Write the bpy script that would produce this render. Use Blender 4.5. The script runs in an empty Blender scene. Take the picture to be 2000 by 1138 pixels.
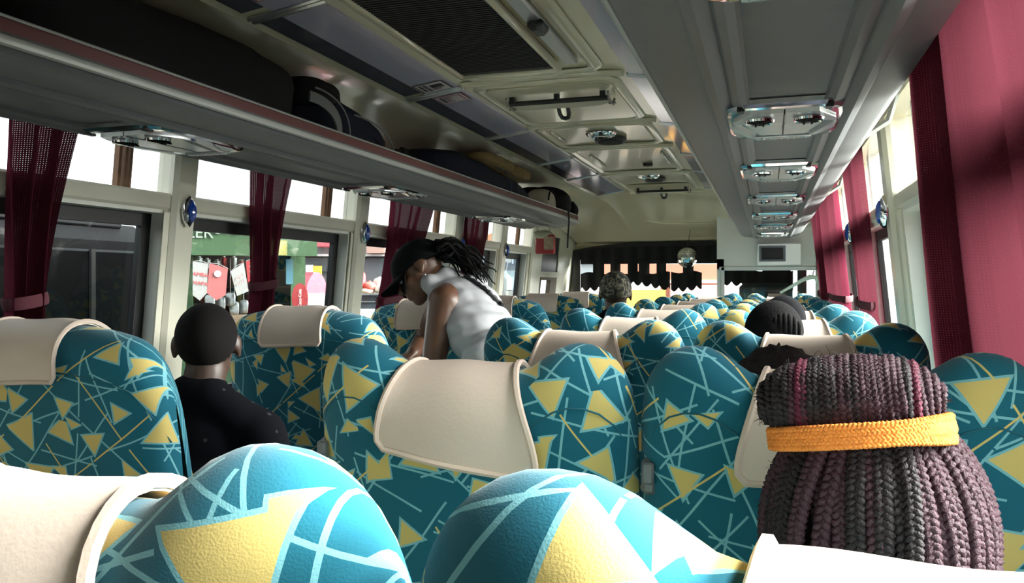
import bpy, bmesh, math, random
from mathutils import Vector, Matrix, noise
random.seed(7)
R = math.radians
sc = bpy.context.scene
col = sc.collection

# ------------------------------------------------------------------ camera
CAM_Z = 1.25
YAW = math.atan(500 / 1555.0)
cam_data = bpy.data.cameras.new('camera')
cam = bpy.data.objects.new('camera', cam_data)
col.objects.link(cam)
cam.location = (0, 0, CAM_Z)
cam.rotation_euler = (R(90), 0, YAW)
cam_data.sensor_width = 36
cam_data.lens = 1555 / 2000 * 36
cam_data.shift_y = -19 / 2000
cam_data.clip_start = 0.02
cam_data.clip_end = 300
sc.camera = cam

# ------------------------------------------------------------------ world: bright overcast sky
world = bpy.data.worlds.new('overcast_sky')
sc.world = world
world.use_nodes = True
wn = world.node_tree.nodes
bg = wn['Background']
bg.inputs['Color'].default_value = (0.93, 0.97, 1.0, 1)
bg.inputs['Strength'].default_value = 2.3

# the sun behind thin cloud, on the right-hand side of the bus
sun_data = bpy.data.lights.new('hazy_sun', 'SUN')
sun_data.energy = 52.0
sun_data.angle = R(55)
sun_data.color = (1.0, 0.97, 0.93)
sun = bpy.data.objects.new('hazy_sun', sun_data)
col.objects.link(sun)
sun.rotation_euler = Vector((-0.80, -0.30, -0.47)).to_track_quat('-Z', 'Y').to_euler()

vs = sc.view_settings
vs.view_transform = 'Standard'
vs.look = 'None'
vs.gamma = 1.0
vs.use_curve_mapping = False
vs.exposure = 0.55
cy = sc.cycles
cy.max_bounces = 10
cy.diffuse_bounces = 6
cy.glossy_bounces = 4
cy.transmission_bounces = 6
cy.transparent_max_bounces = 16
cy.use_denoising = True
cy.sample_clamp_indirect = 8.0
cy.caustics_reflective = False
cy.caustics_refractive = False

# ------------------------------------------------------------------ helpers
def at(px, py, d):
    """world point seen at pixel (px, py) of the 2000x1138 frame at depth d"""
    u = (px - 1000) / 1555 * d
    z = CAM_Z - (py - 550) / 1555 * d
    return Vector((u * math.cos(YAW) - d * math.sin(YAW), u * math.sin(YAW) + d * math.cos(YAW), z))

MATS = {}
def M(name, color, rough=0.6, metal=0.0, var=0.0, vscale=6.0, bump=0.0, bscale=80.0, coat=0.0, sheen=0.0, spec=0.5):
    if name in MATS:
        return MATS[name]
    m = bpy.data.materials.new(name)
    m.use_nodes = True
    nt = m.node_tree
    p = nt.nodes['Principled BSDF']
    p.inputs['Base Color'].default_value = (*color, 1)
    p.inputs['Roughness'].default_value = rough
    p.inputs['Metallic'].default_value = metal
    p.inputs['Specular IOR Level'].default_value = spec
    p.inputs['Coat Weight'].default_value = coat
    p.inputs['Coat Roughness'].default_value = 0.08
    p.inputs['Sheen Weight'].default_value = sheen
    tc = nt.nodes.new('ShaderNodeTexCoord')
    nz = nt.nodes.new('ShaderNodeTexNoise')
    nz.inputs['Scale'].default_value = vscale
    nz.inputs['Detail'].default_value = 5
    nt.links.new(tc.outputs['Object'], nz.inputs['Vector'])
    mx = nt.nodes.new('ShaderNodeMix')
    mx.data_type = 'RGBA'
    v = max(var, 0.03)
    mx.inputs[6].default_value = (*[c * (1 - v) for c in color], 1)
    mx.inputs[7].default_value = (*[min(1, c * (1 + v)) for c in color], 1)
    nt.links.new(nz.outputs['Fac'], mx.inputs[0])
    nt.links.new(mx.outputs[2], p.inputs['Base Color'])
    if bump:
        n2 = nt.nodes.new('ShaderNodeTexNoise')
        n2.inputs['Scale'].default_value = bscale
        n2.inputs['Detail'].default_value = 3
        nt.links.new(tc.outputs['Object'], n2.inputs['Vector'])
        b = nt.nodes.new('ShaderNodeBump')
        b.inputs['Strength'].default_value = bump
        b.inputs['Distance'].default_value = 0.002
        nt.links.new(n2.outputs['Fac'], b.inputs['Height'])
        nt.links.new(b.outputs['Normal'], p.inputs['Normal'])
    MATS[name] = m
    return m

def glass_mat(name, tint, refl=0.08, rough=0.02):
    if name in MATS:
        return MATS[name]
    m = bpy.data.materials.new(name)
    m.use_nodes = True
    nt = m.node_tree
    nt.nodes.remove(nt.nodes['Principled BSDF'])
    out = nt.nodes['Material Output']
    tr = nt.nodes.new('ShaderNodeBsdfTransparent')
    tr.inputs['Color'].default_value = (*tint, 1)
    gl = nt.nodes.new('ShaderNodeBsdfGlossy')
    gl.inputs['Roughness'].default_value = rough
    lw = nt.nodes.new('ShaderNodeFresnel')
    lw.inputs['IOR'].default_value = 1.3
    mp = nt.nodes.new('ShaderNodeMath')
    mp.operation = 'MULTIPLY_ADD'
    mp.inputs[1].default_value = 0.3
    mp.inputs[2].default_value = refl * 0.12
    nt.links.new(lw.outputs['Fac'], mp.inputs[0])
    mx = nt.nodes.new('ShaderNodeMixShader')
    nt.links.new(mp.outputs[0], mx.inputs[0])
    nt.links.new(tr.outputs[0], mx.inputs[1])
    nt.links.new(gl.outputs[0], mx.inputs[2])
    nt.links.new(mx.outputs[0], out.inputs['Surface'])
    MATS[name] = m
    return m

class MB:
    """collects shapes that become ONE mesh"""
    def __init__(s):
        s.v = []; s.f = []; s.uv = {}
    def add(s, vs, fs):
        o = len(s.v)
        s.v += [Vector(p) for p in vs]
        s.f += [tuple(i + o for i in f) for f in fs]
        return s
    def box(s, c, size, rot=None, bev=0.0):
        hx, hy, hz = [k / 2 for k in size]
        b = min(bev, hx * .9, hy * .9, hz * .9)
        vs = []; fs = []
        m = rot if rot is not None else Matrix.Identity(3)
        c = Vector(c)
        if b <= 0:
            for x in (-1, 1):
                for y in (-1, 1):
                    for z in (-1, 1):
                        vs.append(c + m @ Vector((x * hx, y * hy, z * hz)))
            fs = [(0, 1, 3, 2), (4, 6, 7, 5), (0, 4, 5, 1), (2, 3, 7, 6), (0, 2, 6, 4), (1, 5, 7, 3)]
            return s.add(vs, fs)
        idx = {}
        for x in (-1, 1):
            for y in (-1, 1):
                for z in (-1, 1):
                    for k in range(3):
                        q = [x * (hx - b), y * (hy - b), z * (hz - b)]
                        q[k] = (x, y, z)[k] * (hx, hy, hz)[k]
                        idx[(x, y, z, k)] = len(vs)
                        vs.append(c + m @ Vector(q))
        S = (-1, 1)
        for k in range(3):
            a, e = [i for i in range(3) if i != k]
            for sg in S:
                loop = []
                for (p, q) in ((-1, -1), (1, -1), (1, 1), (-1, 1)):
                    t = [0, 0, 0]; t[k] = sg; t[a] = p; t[e] = q
                    loop.append(idx[(*t, k)])
                flip = (sg == -1) != (k == 1)
                fs.append(tuple(reversed(loop)) if flip else tuple(loop))
        for k in range(3):
            a, e = [i for i in range(3) if i != k]
            for p in S:
                for q in S:
                    t0 = [0, 0, 0]; t1 = [0, 0, 0]
                    t0[k] = -1; t1[k] = 1
                    t0[a] = t1[a] = p; t0[e] = t1[e] = q
                    fs.append((idx[(*t0, a)], idx[(*t1, a)], idx[(*t1, e)], idx[(*t0, e)]))
        for x in S:
            for y in S:
                for z in S:
                    fs.append((idx[(x, y, z, 0)], idx[(x, y, z, 1)], idx[(x, y, z, 2)]))
        return s.add(vs, fs)
    def tube(s, pts, r, n=8, cap=True, flat=None, closed=False):
        pts = [Vector(p) for p in pts]
        N = len(pts)
        rad = r if isinstance(r, (list, tuple)) else [r] * N
        vs = []; fs = []
        up = None
        for i, p in enumerate(pts):
            if closed:
                t = pts[(i + 1) % N] - pts[i - 1]
            else:
                t = pts[min(i + 1, N - 1)] - pts[max(i - 1, 0)]
            if t.length < 1e-9:
                t = Vector((0, 0, 1))
            t.normalize()
            if up is None:
                up = Vector((0, 0, 1)) if abs(t.z) < .9 else Vector((0, 1, 0))
                if flat is not None and len(flat) > 2:
                    up = Vector(flat[2:5])
            a = t.cross(up)
            if a.length < 1e-6:
                a = t.orthogonal()
            a.normalize()
            b = a.cross(t).normalized()
            up = b
            fa, fb = (flat[0], flat[1]) if flat else (1, 1)
            for k in range(n):
                th = 2 * math.pi * k / n
                vs.append(p + a * (math.cos(th) * rad[i] * fa) + b * (math.sin(th) * rad[i] * fb))
        L = N if closed else N - 1
        for i in range(L):
            j = (i + 1) % N
            for k in range(n):
                l = (k + 1) % n
                fs.append((i * n + k, i * n + l, j * n + l, j * n + k))
        if cap and not closed:
            fs.append(tuple(range(n - 1, -1, -1)))
            fs.append(tuple((N - 1) * n + k for k in range(n)))
        return s.add(vs, fs)
    def lathe(s, prof, c, axis=(0, 0, 1), n=20):
        c = Vector(c); ax = Vector(axis).normalized()
        a = ax.orthogonal().normalized(); b = ax.cross(a)
        vs = []; fs = []
        for (r, h) in prof:
            for k in range(n):
                th = 2 * math.pi * k / n
                vs.append(c + ax * h + (a * math.cos(th) + b * math.sin(th)) * max(r, 1e-4))
        for i in range(len(prof) - 1):
            for k in range(n):
                l = (k + 1) % n
                fs.append((i * n + k, i * n + l, (i + 1) * n + l, (i + 1) * n + k))
        fs.append(tuple(range(n - 1, -1, -1)))
        fs.append(tuple((len(prof) - 1) * n + k for k in range(n)))
        return s.add(vs, fs)
    def prism(s, poly, o, ex, ey, ez, depth):
        """polygon (2D) in plane ex, ey at o, extruded by depth along ez"""
        o = Vector(o); ex = Vector(ex); ey = Vector(ey); ez = Vector(ez)
        n = len(poly)
        vs = [o + ex * p[0] + ey * p[1] for p in poly] + [o + ex * p[0] + ey * p[1] + ez * depth for p in poly]
        fs = [tuple(range(n - 1, -1, -1)), tuple(range(n, 2 * n))]
        for i in range(n):
            j = (i + 1) % n
            fs.append((i, j, n + j, n + i))
        return s.add(vs, fs)
    def grid(s, fn, nu, nv, cu=False, cv=False, uvfn=None):
        vs = []; fs = []
        o = len(s.v)
        for i in range(nu):
            for j in range(nv):
                vs.append(fn(i, j))
                if uvfn:
                    s.uv[o + len(vs) - 1] = uvfn(i, j)
        for i in range(nu if cu else nu - 1):
            for j in range(nv if cv else nv - 1):
                a = (i + 1) % nu; b = (j + 1) % nv
                fs.append((i * nv + j, a * nv + j, a * nv + b, i * nv + b))
        return s.add(vs, fs)
    def ell(s, c, rad, rot=None, nu=20, nv=12, fn=None):
        c = Vector(c); m = rot if rot is not None else Matrix.Identity(3)
        vs = []; fs = []
        for j in range(nv + 1):
            ph = math.pi * j / nv
            for i in range(nu):
                th = 2 * math.pi * i / nu
                n = Vector((math.sin(ph) * math.cos(th), math.sin(ph) * math.sin(th), math.cos(ph)))
                q = Vector((n.x * rad[0], n.y * rad[1], n.z * rad[2]))
                if fn:
                    q = fn(n, q)
                vs.append(c + m @ q)
        for j in range(nv):
            for i in range(nu):
                k = (i + 1) % nu
                fs.append((j * nu + i, (j + 1) * nu + i, (j + 1) * nu + k, j * nu + k))
        return s.add(vs, fs)
    def cap(s, p0, r0, p1, r1, n=14):
        """tapered limb with rounded ends"""
        p0 = Vector(p0); p1 = Vector(p1)
        t = (p1 - p0).normalized()
        pts = []; rs = []
        for k in range(1, 5):
            a = math.pi / 2 * k / 4
            pts.append(p0 - t * r0 * math.cos(a)); rs.append(max(r0 * math.sin(a), .001))
        for k in range(1, 4):
            pts.append(p0.lerp(p1, k / 4)); rs.append(r0 + (r1 - r0) * k / 4)
        for k in range(4, 0, -1):
            a = math.pi / 2 * k / 4
            pts.append(p1 + t * r1 * math.cos(a)); rs.append(max(r1 * math.sin(a), .001))
        return s.tube(pts, rs, n)

BASE = {}
def base_of(o):
    return BASE.get(o.name, Vector((0, 0, 0)))

def obj(name, mb, mat, parent=None, local=False, flat=False, angle=38):
    """one mesh object; verts are world coordinates unless local"""
    me = bpy.data.meshes.new(name)
    off = Vector((0, 0, 0)) if (local or parent is None) else base_of(parent)
    me.from_pydata([v - off for v in mb.v], [], mb.f)
    me.validate()
    bm = bmesh.new(); bm.from_mesh(me)
    bmesh.ops.recalc_face_normals(bm, faces=bm.faces)
    bm.to_mesh(me); bm.free()
    if mb.uv:
        ul = me.uv_layers.new(name='UVMap')
        for lp in me.loops:
            ul.data[lp.index].uv = mb.uv.get(lp.vertex_index, (0, 0))
    if not flat:
        me.shade_smooth()
        me.set_sharp_from_angle(angle=R(angle))
    me.materials.append(mat)
    o = bpy.data.objects.new(name, me)
    col.objects.link(o)
    if parent is not None:
        o.parent = parent
        BASE[o.name] = Vector(off)
    return o

def tag(o, label=None, cat=None, group=None, kind=None):
    if label: o['label'] = label
    if cat: o['category'] = cat
    if group: o['group'] = group
    if kind: o['kind'] = kind
    return o

def thing(name, loc, label=None, cat=None, group=None, kind=None, rz=0.0):
    e = bpy.data.objects.new(name, None)
    e.empty_display_size = 0.1
    col.objects.link(e)
    e.location = loc
    e.rotation_euler = (0, 0, rz)
    BASE[e.name] = Vector(loc)
    return tag(e, label, cat, group, kind)

def copy_tree(o, parent=None):
    c = o.copy()
    col.objects.link(c)
    c.parent = parent
    for ch in list(o.children):
        copy_tree(ch, c)
    return c

def remeshed(mb, voxel=0.008, smooth=6, sub=False):
    """unite overlapping shapes into one continuous skin; returns an MB"""
    me = bpy.data.meshes.new('tmp')
    me.from_pydata([tuple(v) for v in mb.v], [], mb.f)
    bm = bmesh.new(); bm.from_mesh(me)
    bmesh.ops.recalc_face_normals(bm, faces=bm.faces)
    bm.to_mesh(me); bm.free()
    o = bpy.data.objects.new('tmp', me)
    col.objects.link(o)
    md = o.modifiers.new('r', 'REMESH'); md.mode = 'VOXEL'; md.voxel_size = voxel
    if smooth:
        s = o.modifiers.new('s', 'SMOOTH'); s.factor = 0.5; s.iterations = smooth
    dg = bpy.context.evaluated_depsgraph_get()
    ev = o.evaluated_get(dg)
    m2 = ev.to_mesh()
    out = MB()
    out.add([v.co.copy() for v in m2.vertices], [tuple(p.vertices) for p in m2.polygons])
    ev.to_mesh_clear()
    bpy.data.objects.remove(o); bpy.data.meshes.remove(me)
    return out

def ss(a, b, x):
    t = max(0.0, min(1.0, (x - a) / (b - a)))
    return t * t * (3 - 2 * t)

def text_obj(name, body, size, mat, parent, loc, ex, ey, extr=0.001, align='CENTER'):
    """flat lettering with its own mesh; ex = writing direction, ey = up"""
    cu = bpy.data.curves.new('t', 'FONT')
    cu.body = body; cu.size = size; cu.extrude = extr
    cu.align_x = align; cu.align_y = 'CENTER'
    to = bpy.data.objects.new('t', cu)
    col.objects.link(to)
    dg = bpy.context.evaluated_depsgraph_get()
    me = to.evaluated_get(dg).to_mesh()
    ex = Vector(ex).normalized(); ey = Vector(ey).normalized(); ez = ex.cross(ey)
    mb = MB()
    mb.add([Vector(loc) + ex * v.co.x + ey * v.co.y + ez * v.co.z for v in me.vertices], [tuple(p.vertices) for p in me.polygons])
    bpy.data.objects.remove(to); bpy.data.curves.remove(cu)
    return obj(name, mb, mat, parent, flat=True)
# ------------------------------------------------------------------ shared materials
BEIGE = M('cream_gloss_panel', (0.54, 0.505, 0.37), rough=0.2, var=0.08, vscale=2.5, coat=0.35)
WALLP = M('cream_wall_paint', (0.66, 0.64, 0.53), rough=0.32, var=0.10, vscale=5, coat=0.15)
WHITEP = M('white_jamb_paint', (0.78, 0.78, 0.72), rough=0.35, var=0.06)
RUBBER = M('black_rubber', (0.012, 0.012, 0.013), rough=0.5)
BLACKP = M('black_plastic', (0.010, 0.010, 0.011), rough=0.35)
CHROME = M('chrome', (0.82, 0.83, 0.85), rough=0.08, metal=1.0)
ALU = M('brushed_aluminium', (0.62, 0.63, 0.64), rough=0.28, metal=0.9)
GREYV = M('grey_vinyl', (0.105, 0.112, 0.120), rough=0.5, var=0.10, vscale=14, bump=0.25, bscale=420, sheen=0.1)
MAROONP = M('maroon_strip', (0.105, 0.022, 0.022), rough=0.4, var=0.08)
GLASS = glass_mat('window_glass', (0.93, 0.96, 0.95))
GLASS_DUST = glass_mat('dusty_window_glass', (0.84, 0.88, 0.87), refl=0.12)
DARKGLASS = glass_mat('dark_tinted_glass', (0.03, 0.03, 0.035), refl=0.2)
FLOORM = M('dark_rubber_floor', (0.05, 0.05, 0.055), rough=0.6, var=0.2, vscale=30)
RUST = M('rusty_brown_channel', (0.20, 0.10, 0.05), rough=0.7, var=0.35, vscale=25)

XC = -0.735
Y0, Y1 = -1.6, 7.9          # back and front of the cabin
def half(z):
    return 1.17 - 0.10 * (z - 1.25)
def wx(side, z, inn=0.0):
    return XC + side * (half(z) - inn)

def wall_slab(mb, side, y0, y1, z0, z1, inn=0.0, out=0.07, bev=0.0):
    """block lying in the leaning side wall; inn = how far it stands into the cabin"""
    vs = []
    for (y, z) in ((y0, z0), (y1, z0), (y1, z1), (y0, z1)):
        vs.append((wx(side, z, inn), y, z))
    for (y, z) in ((y0, z0), (y1, z0), (y1, z1), (y0, z1)):
        vs.append((wx(side, z, -out), y, z))
    if bev:
        b = bev
        vi = [(wx(side, z, inn), y, z) for (y, z) in ((y0 + b, z0 + b), (y1 - b, z0 + b), (y1 - b, z1 - b), (y0 + b, z1 - b))]
        vm = [(wx(side, z, inn - b), y, z) for (y, z) in ((y0, z0), (y1, z0), (y1, z1), (y0, z1))]
        vo = vs[4:]
        fs = [(0, 1, 2, 3)]
        for i in range(4):
            j = (i + 1) % 4
            fs += [(i, j, 4 + j, 4 + i), (4 + i, 4 + j, 8 + j, 8 + i)]
        fs.append((11, 10, 9, 8))
        mb.add(vi + vm + vo, fs)
    else:
        mb.add(vs, [(0, 1, 2, 3), (7, 6, 5, 4), (0, 4, 5, 1), (1, 5, 6, 2), (2, 6, 7, 3), (3, 7, 4, 0)])

SILL, WTOP, RTOP, UTOP = 0.80, 1.485, 1.540, 1.80
WINS = {-1: [(1.05, 2.14), (2.26, 3.34), (3.50, 4.60), (4.76, 5.48), (5.68, 6.24)],
        1: [(-0.35, 0.95), (1.22, 2.80), (3.07, 3.92), (4.2, 5.2), (5.5, 6.9)]}  # unseen rear ends of both walls left solid to darken the seat backs
walls = {}
wcount = 0
for side, nm in ((-1, 'left'), (1, 'right')):
    mb = MB()
    wall_slab(mb, side, Y0, Y1, 0.0, SILL, 0.0, 0.07)
    wall_slab(mb, side, Y0, Y1, UTOP, 1.93, 0.0, 0.07)
    w = tag(obj('wall_' + nm, mb, WALLP), 'cream painted side wall of the bus on the ' + nm, kind='structure')
    walls[side] = w
    wins = WINS[side]
    # posts between the windows
    edges = [Y0] + [e for p in wins for e in p] + [Y1 if side == 1 else 6.5]
    for k in range(0, len(edges), 2):
        a, b = edges[k], edges[k + 1]
        mb = MB()
        wall_slab(mb, side, a, b, SILL, WTOP, 0.0, 0.07)
        mid = (a + b) / 2
        if b - a < 0.5:
            # moulded post: a proud cover with a groove on either side
            wall_slab(mb, side, mid - 0.055, mid + 0.055, SILL, UTOP, 0.03, 0.0, 0.014)
            wall_slab(mb, side, a + 0.012, mid - 0.075, SILL, WTOP, 0.014, 0.0, 0.007)
            if b - a > .2: wall_slab(mb, side, mid + 0.075, b - 0.012, SILL, WTOP, 0.014, 0.0, 0.007)
        obj('post', mb, WALLP, w)
    mb = MB()
    wall_slab(mb, side, Y0, Y1 if side == 1 else 6.5, WTOP, RTOP, 0.012, 0.07, 0.008)
    obj('rail', mb, WALLP, w)
    for (a, b) in wins:
        wcount += 1
        win = tag(thing('window_%d' % wcount, (wx(side, SILL), (a + b) / 2, SILL)), kind='structure')
        # white reveal around the opening
        mb = MB()
        for (p, q, r, s) in ((a, a + .012, SILL, WTOP), (b - .012, b, SILL, WTOP), (a, b, SILL, SILL + .012), (a, b, WTOP - .012, WTOP)):
            wall_slab(mb, side, p, q, r, s, 0.004, 0.072)
        obj('reveal', mb, WHITEP, win)
        mb = MB()
        t = 0.042
        for (p, q, r, s) in ((a + .012, a + .012 + t, SILL + .012, WTOP - .012), (b - .012 - t, b - .012, SILL + .012, WTOP - .012),
                             (a + .012, b - .012, SILL + .012, SILL + .012 + t), (a + .012, b - .012, WTOP - .012 - t, WTOP - .012)):
            wall_slab(mb, side, p, q, r, s, -0.045, 0.066)
        if b - a > 0.8 and side == 1:
            m_ = a + (b - a) * 0.5
            wall_slab(mb, side, m_ - .008, m_ + .008, SILL + .05, WTOP - .05, -0.048, 0.062)
        obj('rubber_frame', mb, RUBBER, win)
        mb = MB()
        wall_slab(mb, side, a + .03, b - .03, SILL + .03, WTOP - .03, -0.055, 0.058)
        obj('pane', mb, GLASS_DUST if side == -1 else GLASS, win)
        # upper pane with its brown sliding channel
        mb = MB()
        wall_slab(mb, side, a - .05, b + .05, RTOP + .002, UTOP - .002, -0.050, 0.053)
        obj('upper_pane', mb, GLASS, win)
        mb = MB()
        c_ = b - 0.16
        wall_slab(mb, side, c_ - .022, c_ - .010, RTOP, UTOP, -0.03, 0.05)
        wall_slab(mb, side, c_ + .004, c_ + .014, RTOP, UTOP, -0.03, 0.05)
        wall_slab(mb, side, c_ + .024, c_ + .034, RTOP, UTOP, -0.03, 0.05)
        obj('channel', mb, RUST if side == -1 else ALU, win)
    # posts of the upper row
    for k in range(0, len(edges), 2):
        a, b = edges[k], edges[k + 1]
        mid = (a + b) / 2
        mb = MB()
        wd = 0.03 if b - a < 0.5 else (b - a) / 2 - 0.05
        wall_slab(mb, side, mid - wd, mid + wd, RTOP, UTOP, 0.0, 0.07)
        obj('upper_post', mb, WALLP, w)

# front left: entrance door with two panes
mb = MB()
for (p, q, r, s) in ((6.5, 6.72, 0, UTOP), (7.30, 7.9, SILL, UTOP), (6.72, 7.30, 0, 0.92), (6.72, 7.30, 1.29, 1.34), (6.72, 7.30, 1.66, UTOP)):
    wall_slab(mb, -1, p, q, r, s, 0.0, 0.06)
door = tag(obj('door_1', mb, WALLP), 'cream entrance door at the front left', kind='structure')
mb = MB(); wall_slab(mb, -1, 6.72, 7.30, 1.34, 1.66, -0.01, 0.03)
obj('upper_pane', mb, BLACKP, door)
mb = MB(); wall_slab(mb, -1, 6.72, 7.08, 0.92, 1.29, -0.03, 0.035)
obj('lower_pane', mb, GLASS, door)
mb = MB(); wall_slab(mb, -1, 7.08, 7.30, 0.92, 1.29, 0.0, 0.04)
wall_slab(mb, -1, 6.72, 6.75, 0.92, 1.29, 0.004, 0.04); wall_slab(mb, -1, 6.72, 7.08, 1.265, 1.29, 0.004, 0.04)
obj('pane_frame', mb, M('brown_seal', (0.10, 0.07, 0.045), 0.6), door)

# floor and unseen back wall, its colour darkened to cut bounced light
tag(obj('floor', MB().box((XC, (Y0 + Y1) / 2, -0.03), (2.6, Y1 - Y0, 0.06)), FLOORM), 'dark rubber bus floor', kind='structure')
tag(obj('wall_back', MB().box((XC, Y0 - 0.04, 0.98), (2.6, 0.08, 1.96)), GREYV), 'unseen rear wall of the bus, darkened to cut bounced light', kind='structure')

# ------------------------------------------------------------------ ceiling
SEC = [(0, 1.952), (.12, 1.951), (.24, 1.947), (.285, 1.940), (.50, 1.913), (.525, 1.905), (.545, 1.915), (.68, 1.913), (.85, 1.902), (.98, 1.880), (1.06, 1.845), (1.10, 1.795), (1.16, 1.795), (1.16, 2.02)]
full = [(-x, z) for (x, z) in reversed(SEC)] + SEC[1:]
YS = [Y0, 0, 2, 4, 6.0, 6.5, 6.8, 7.1, 7.4, 7.65, 7.9]
def ceil_pt(i, j):
    y = YS[i]; x, z = full[j]
    s = max(0, (y - 6.4) / 1.5)
    if z < 1.99 and s > 0 and abs(x) < 1.12:
        z = min(z, 1.63 + (z - 1.63) * (1 - s ** 1.7))
    return Vector((XC + x, y, z))
mb = MB().grid(ceil_pt, len(YS), len(full))
n = len(full)
ceil = tag(obj('ceiling', mb, BEIGE, angle=30), 'glossy cream ceiling lining with a dome towards the windscreen', kind='structure')
# roof skin closing the top
tag(obj('trim_1', MB().box((XC, (Y0 + Y1) / 2, 2.03), (2.5, Y1 - Y0, 0.03)), WHITEP), 'outer roof skin', kind='structure')

def rrect(w, h, r, n=5):
    pts = []
    for (cx, cy_, a0) in ((w / 2 - r, h / 2 - r, 0), (-w / 2 + r, h / 2 - r, 90), (-w / 2 + r, -h / 2 + r, 180), (w / 2 - r, -h / 2 + r, 270)):
        for k in range(n + 1):
            a = R(a0 + 90 * k / n)
            pts.append((cx + r * math.cos(a), cy_ + r * math.sin(a)))
    return pts

def ring(mb, cx, cyy, z, w, h, r, tube_r, flat=(1.6, 0.8)):
    mb.tube([(cx + p[0], cyy + p[1], z) for p in rrect(w, h, r)], tube_r, 8, closed=True, flat=flat)

XH = -0.80
# raised mouldings of the centre panels
for (yc, ln, w) in ((1.75, 1.62, 0.46), (3.02, 0.70, 0.50), (3.74, 0.52, 0.50), (4.55, 0.9, 0.50), (5.62, 0.95, 0.50)):
    mb = MB()
    ring(mb, XC - 0.02, yc, 1.944, w, ln, 0.06, 0.012, (1.9, 0.7))
    obj('panel_moulding', mb, BEIGE, ceil)
for yc in (2.60, 3.40, 4.05, 5.06, 6.15):
    mb = MB()
    mb.tube([(XC - .28, yc, 1.938), (XC - .1, yc, 1.947), (XC + .1, yc, 1.947), (XC + .28, yc, 1.938)], 0.02, 8, flat=(1.3, .6))
    obj('cross_rib', mb, BEIGE, ceil)
for (xa, ya, yb) in ((-0.955, 2.86, 3.12), (-0.955, 3.55, 3.85), (-0.545, 2.95, 3.3), (-0.93, 4.3, 4.75), (-0.545, 4.3, 4.7)):
    mb = MB().box((xa, (ya + yb) / 2, 1.942), (0.012, yb - ya, 0.012), bev=.004)
    obj('chrome_bead', mb, M('satin_bead', (.7, .7, .62), .2, .7), ceil)

# moulded edge of the sunken dome panel above the windscreen
def dome_z(y): return 1.63 + (1.948 - 1.63) * (1 - max(0, (y - 6.4) / 1.5) ** 1.7)
obj('dome_moulding', MB().tube([(x, y, dome_z(y) - .004) for (x, y) in ((-1.22, 6.75), (-1.20, 6.95), (-1.15, 7.15), (-1.06, 7.30), (-.95, 7.37), (-.8, 7.40), (-.62, 7.41), (-.46, 7.41))], .010, 8), BEIGE, ceil)
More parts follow.
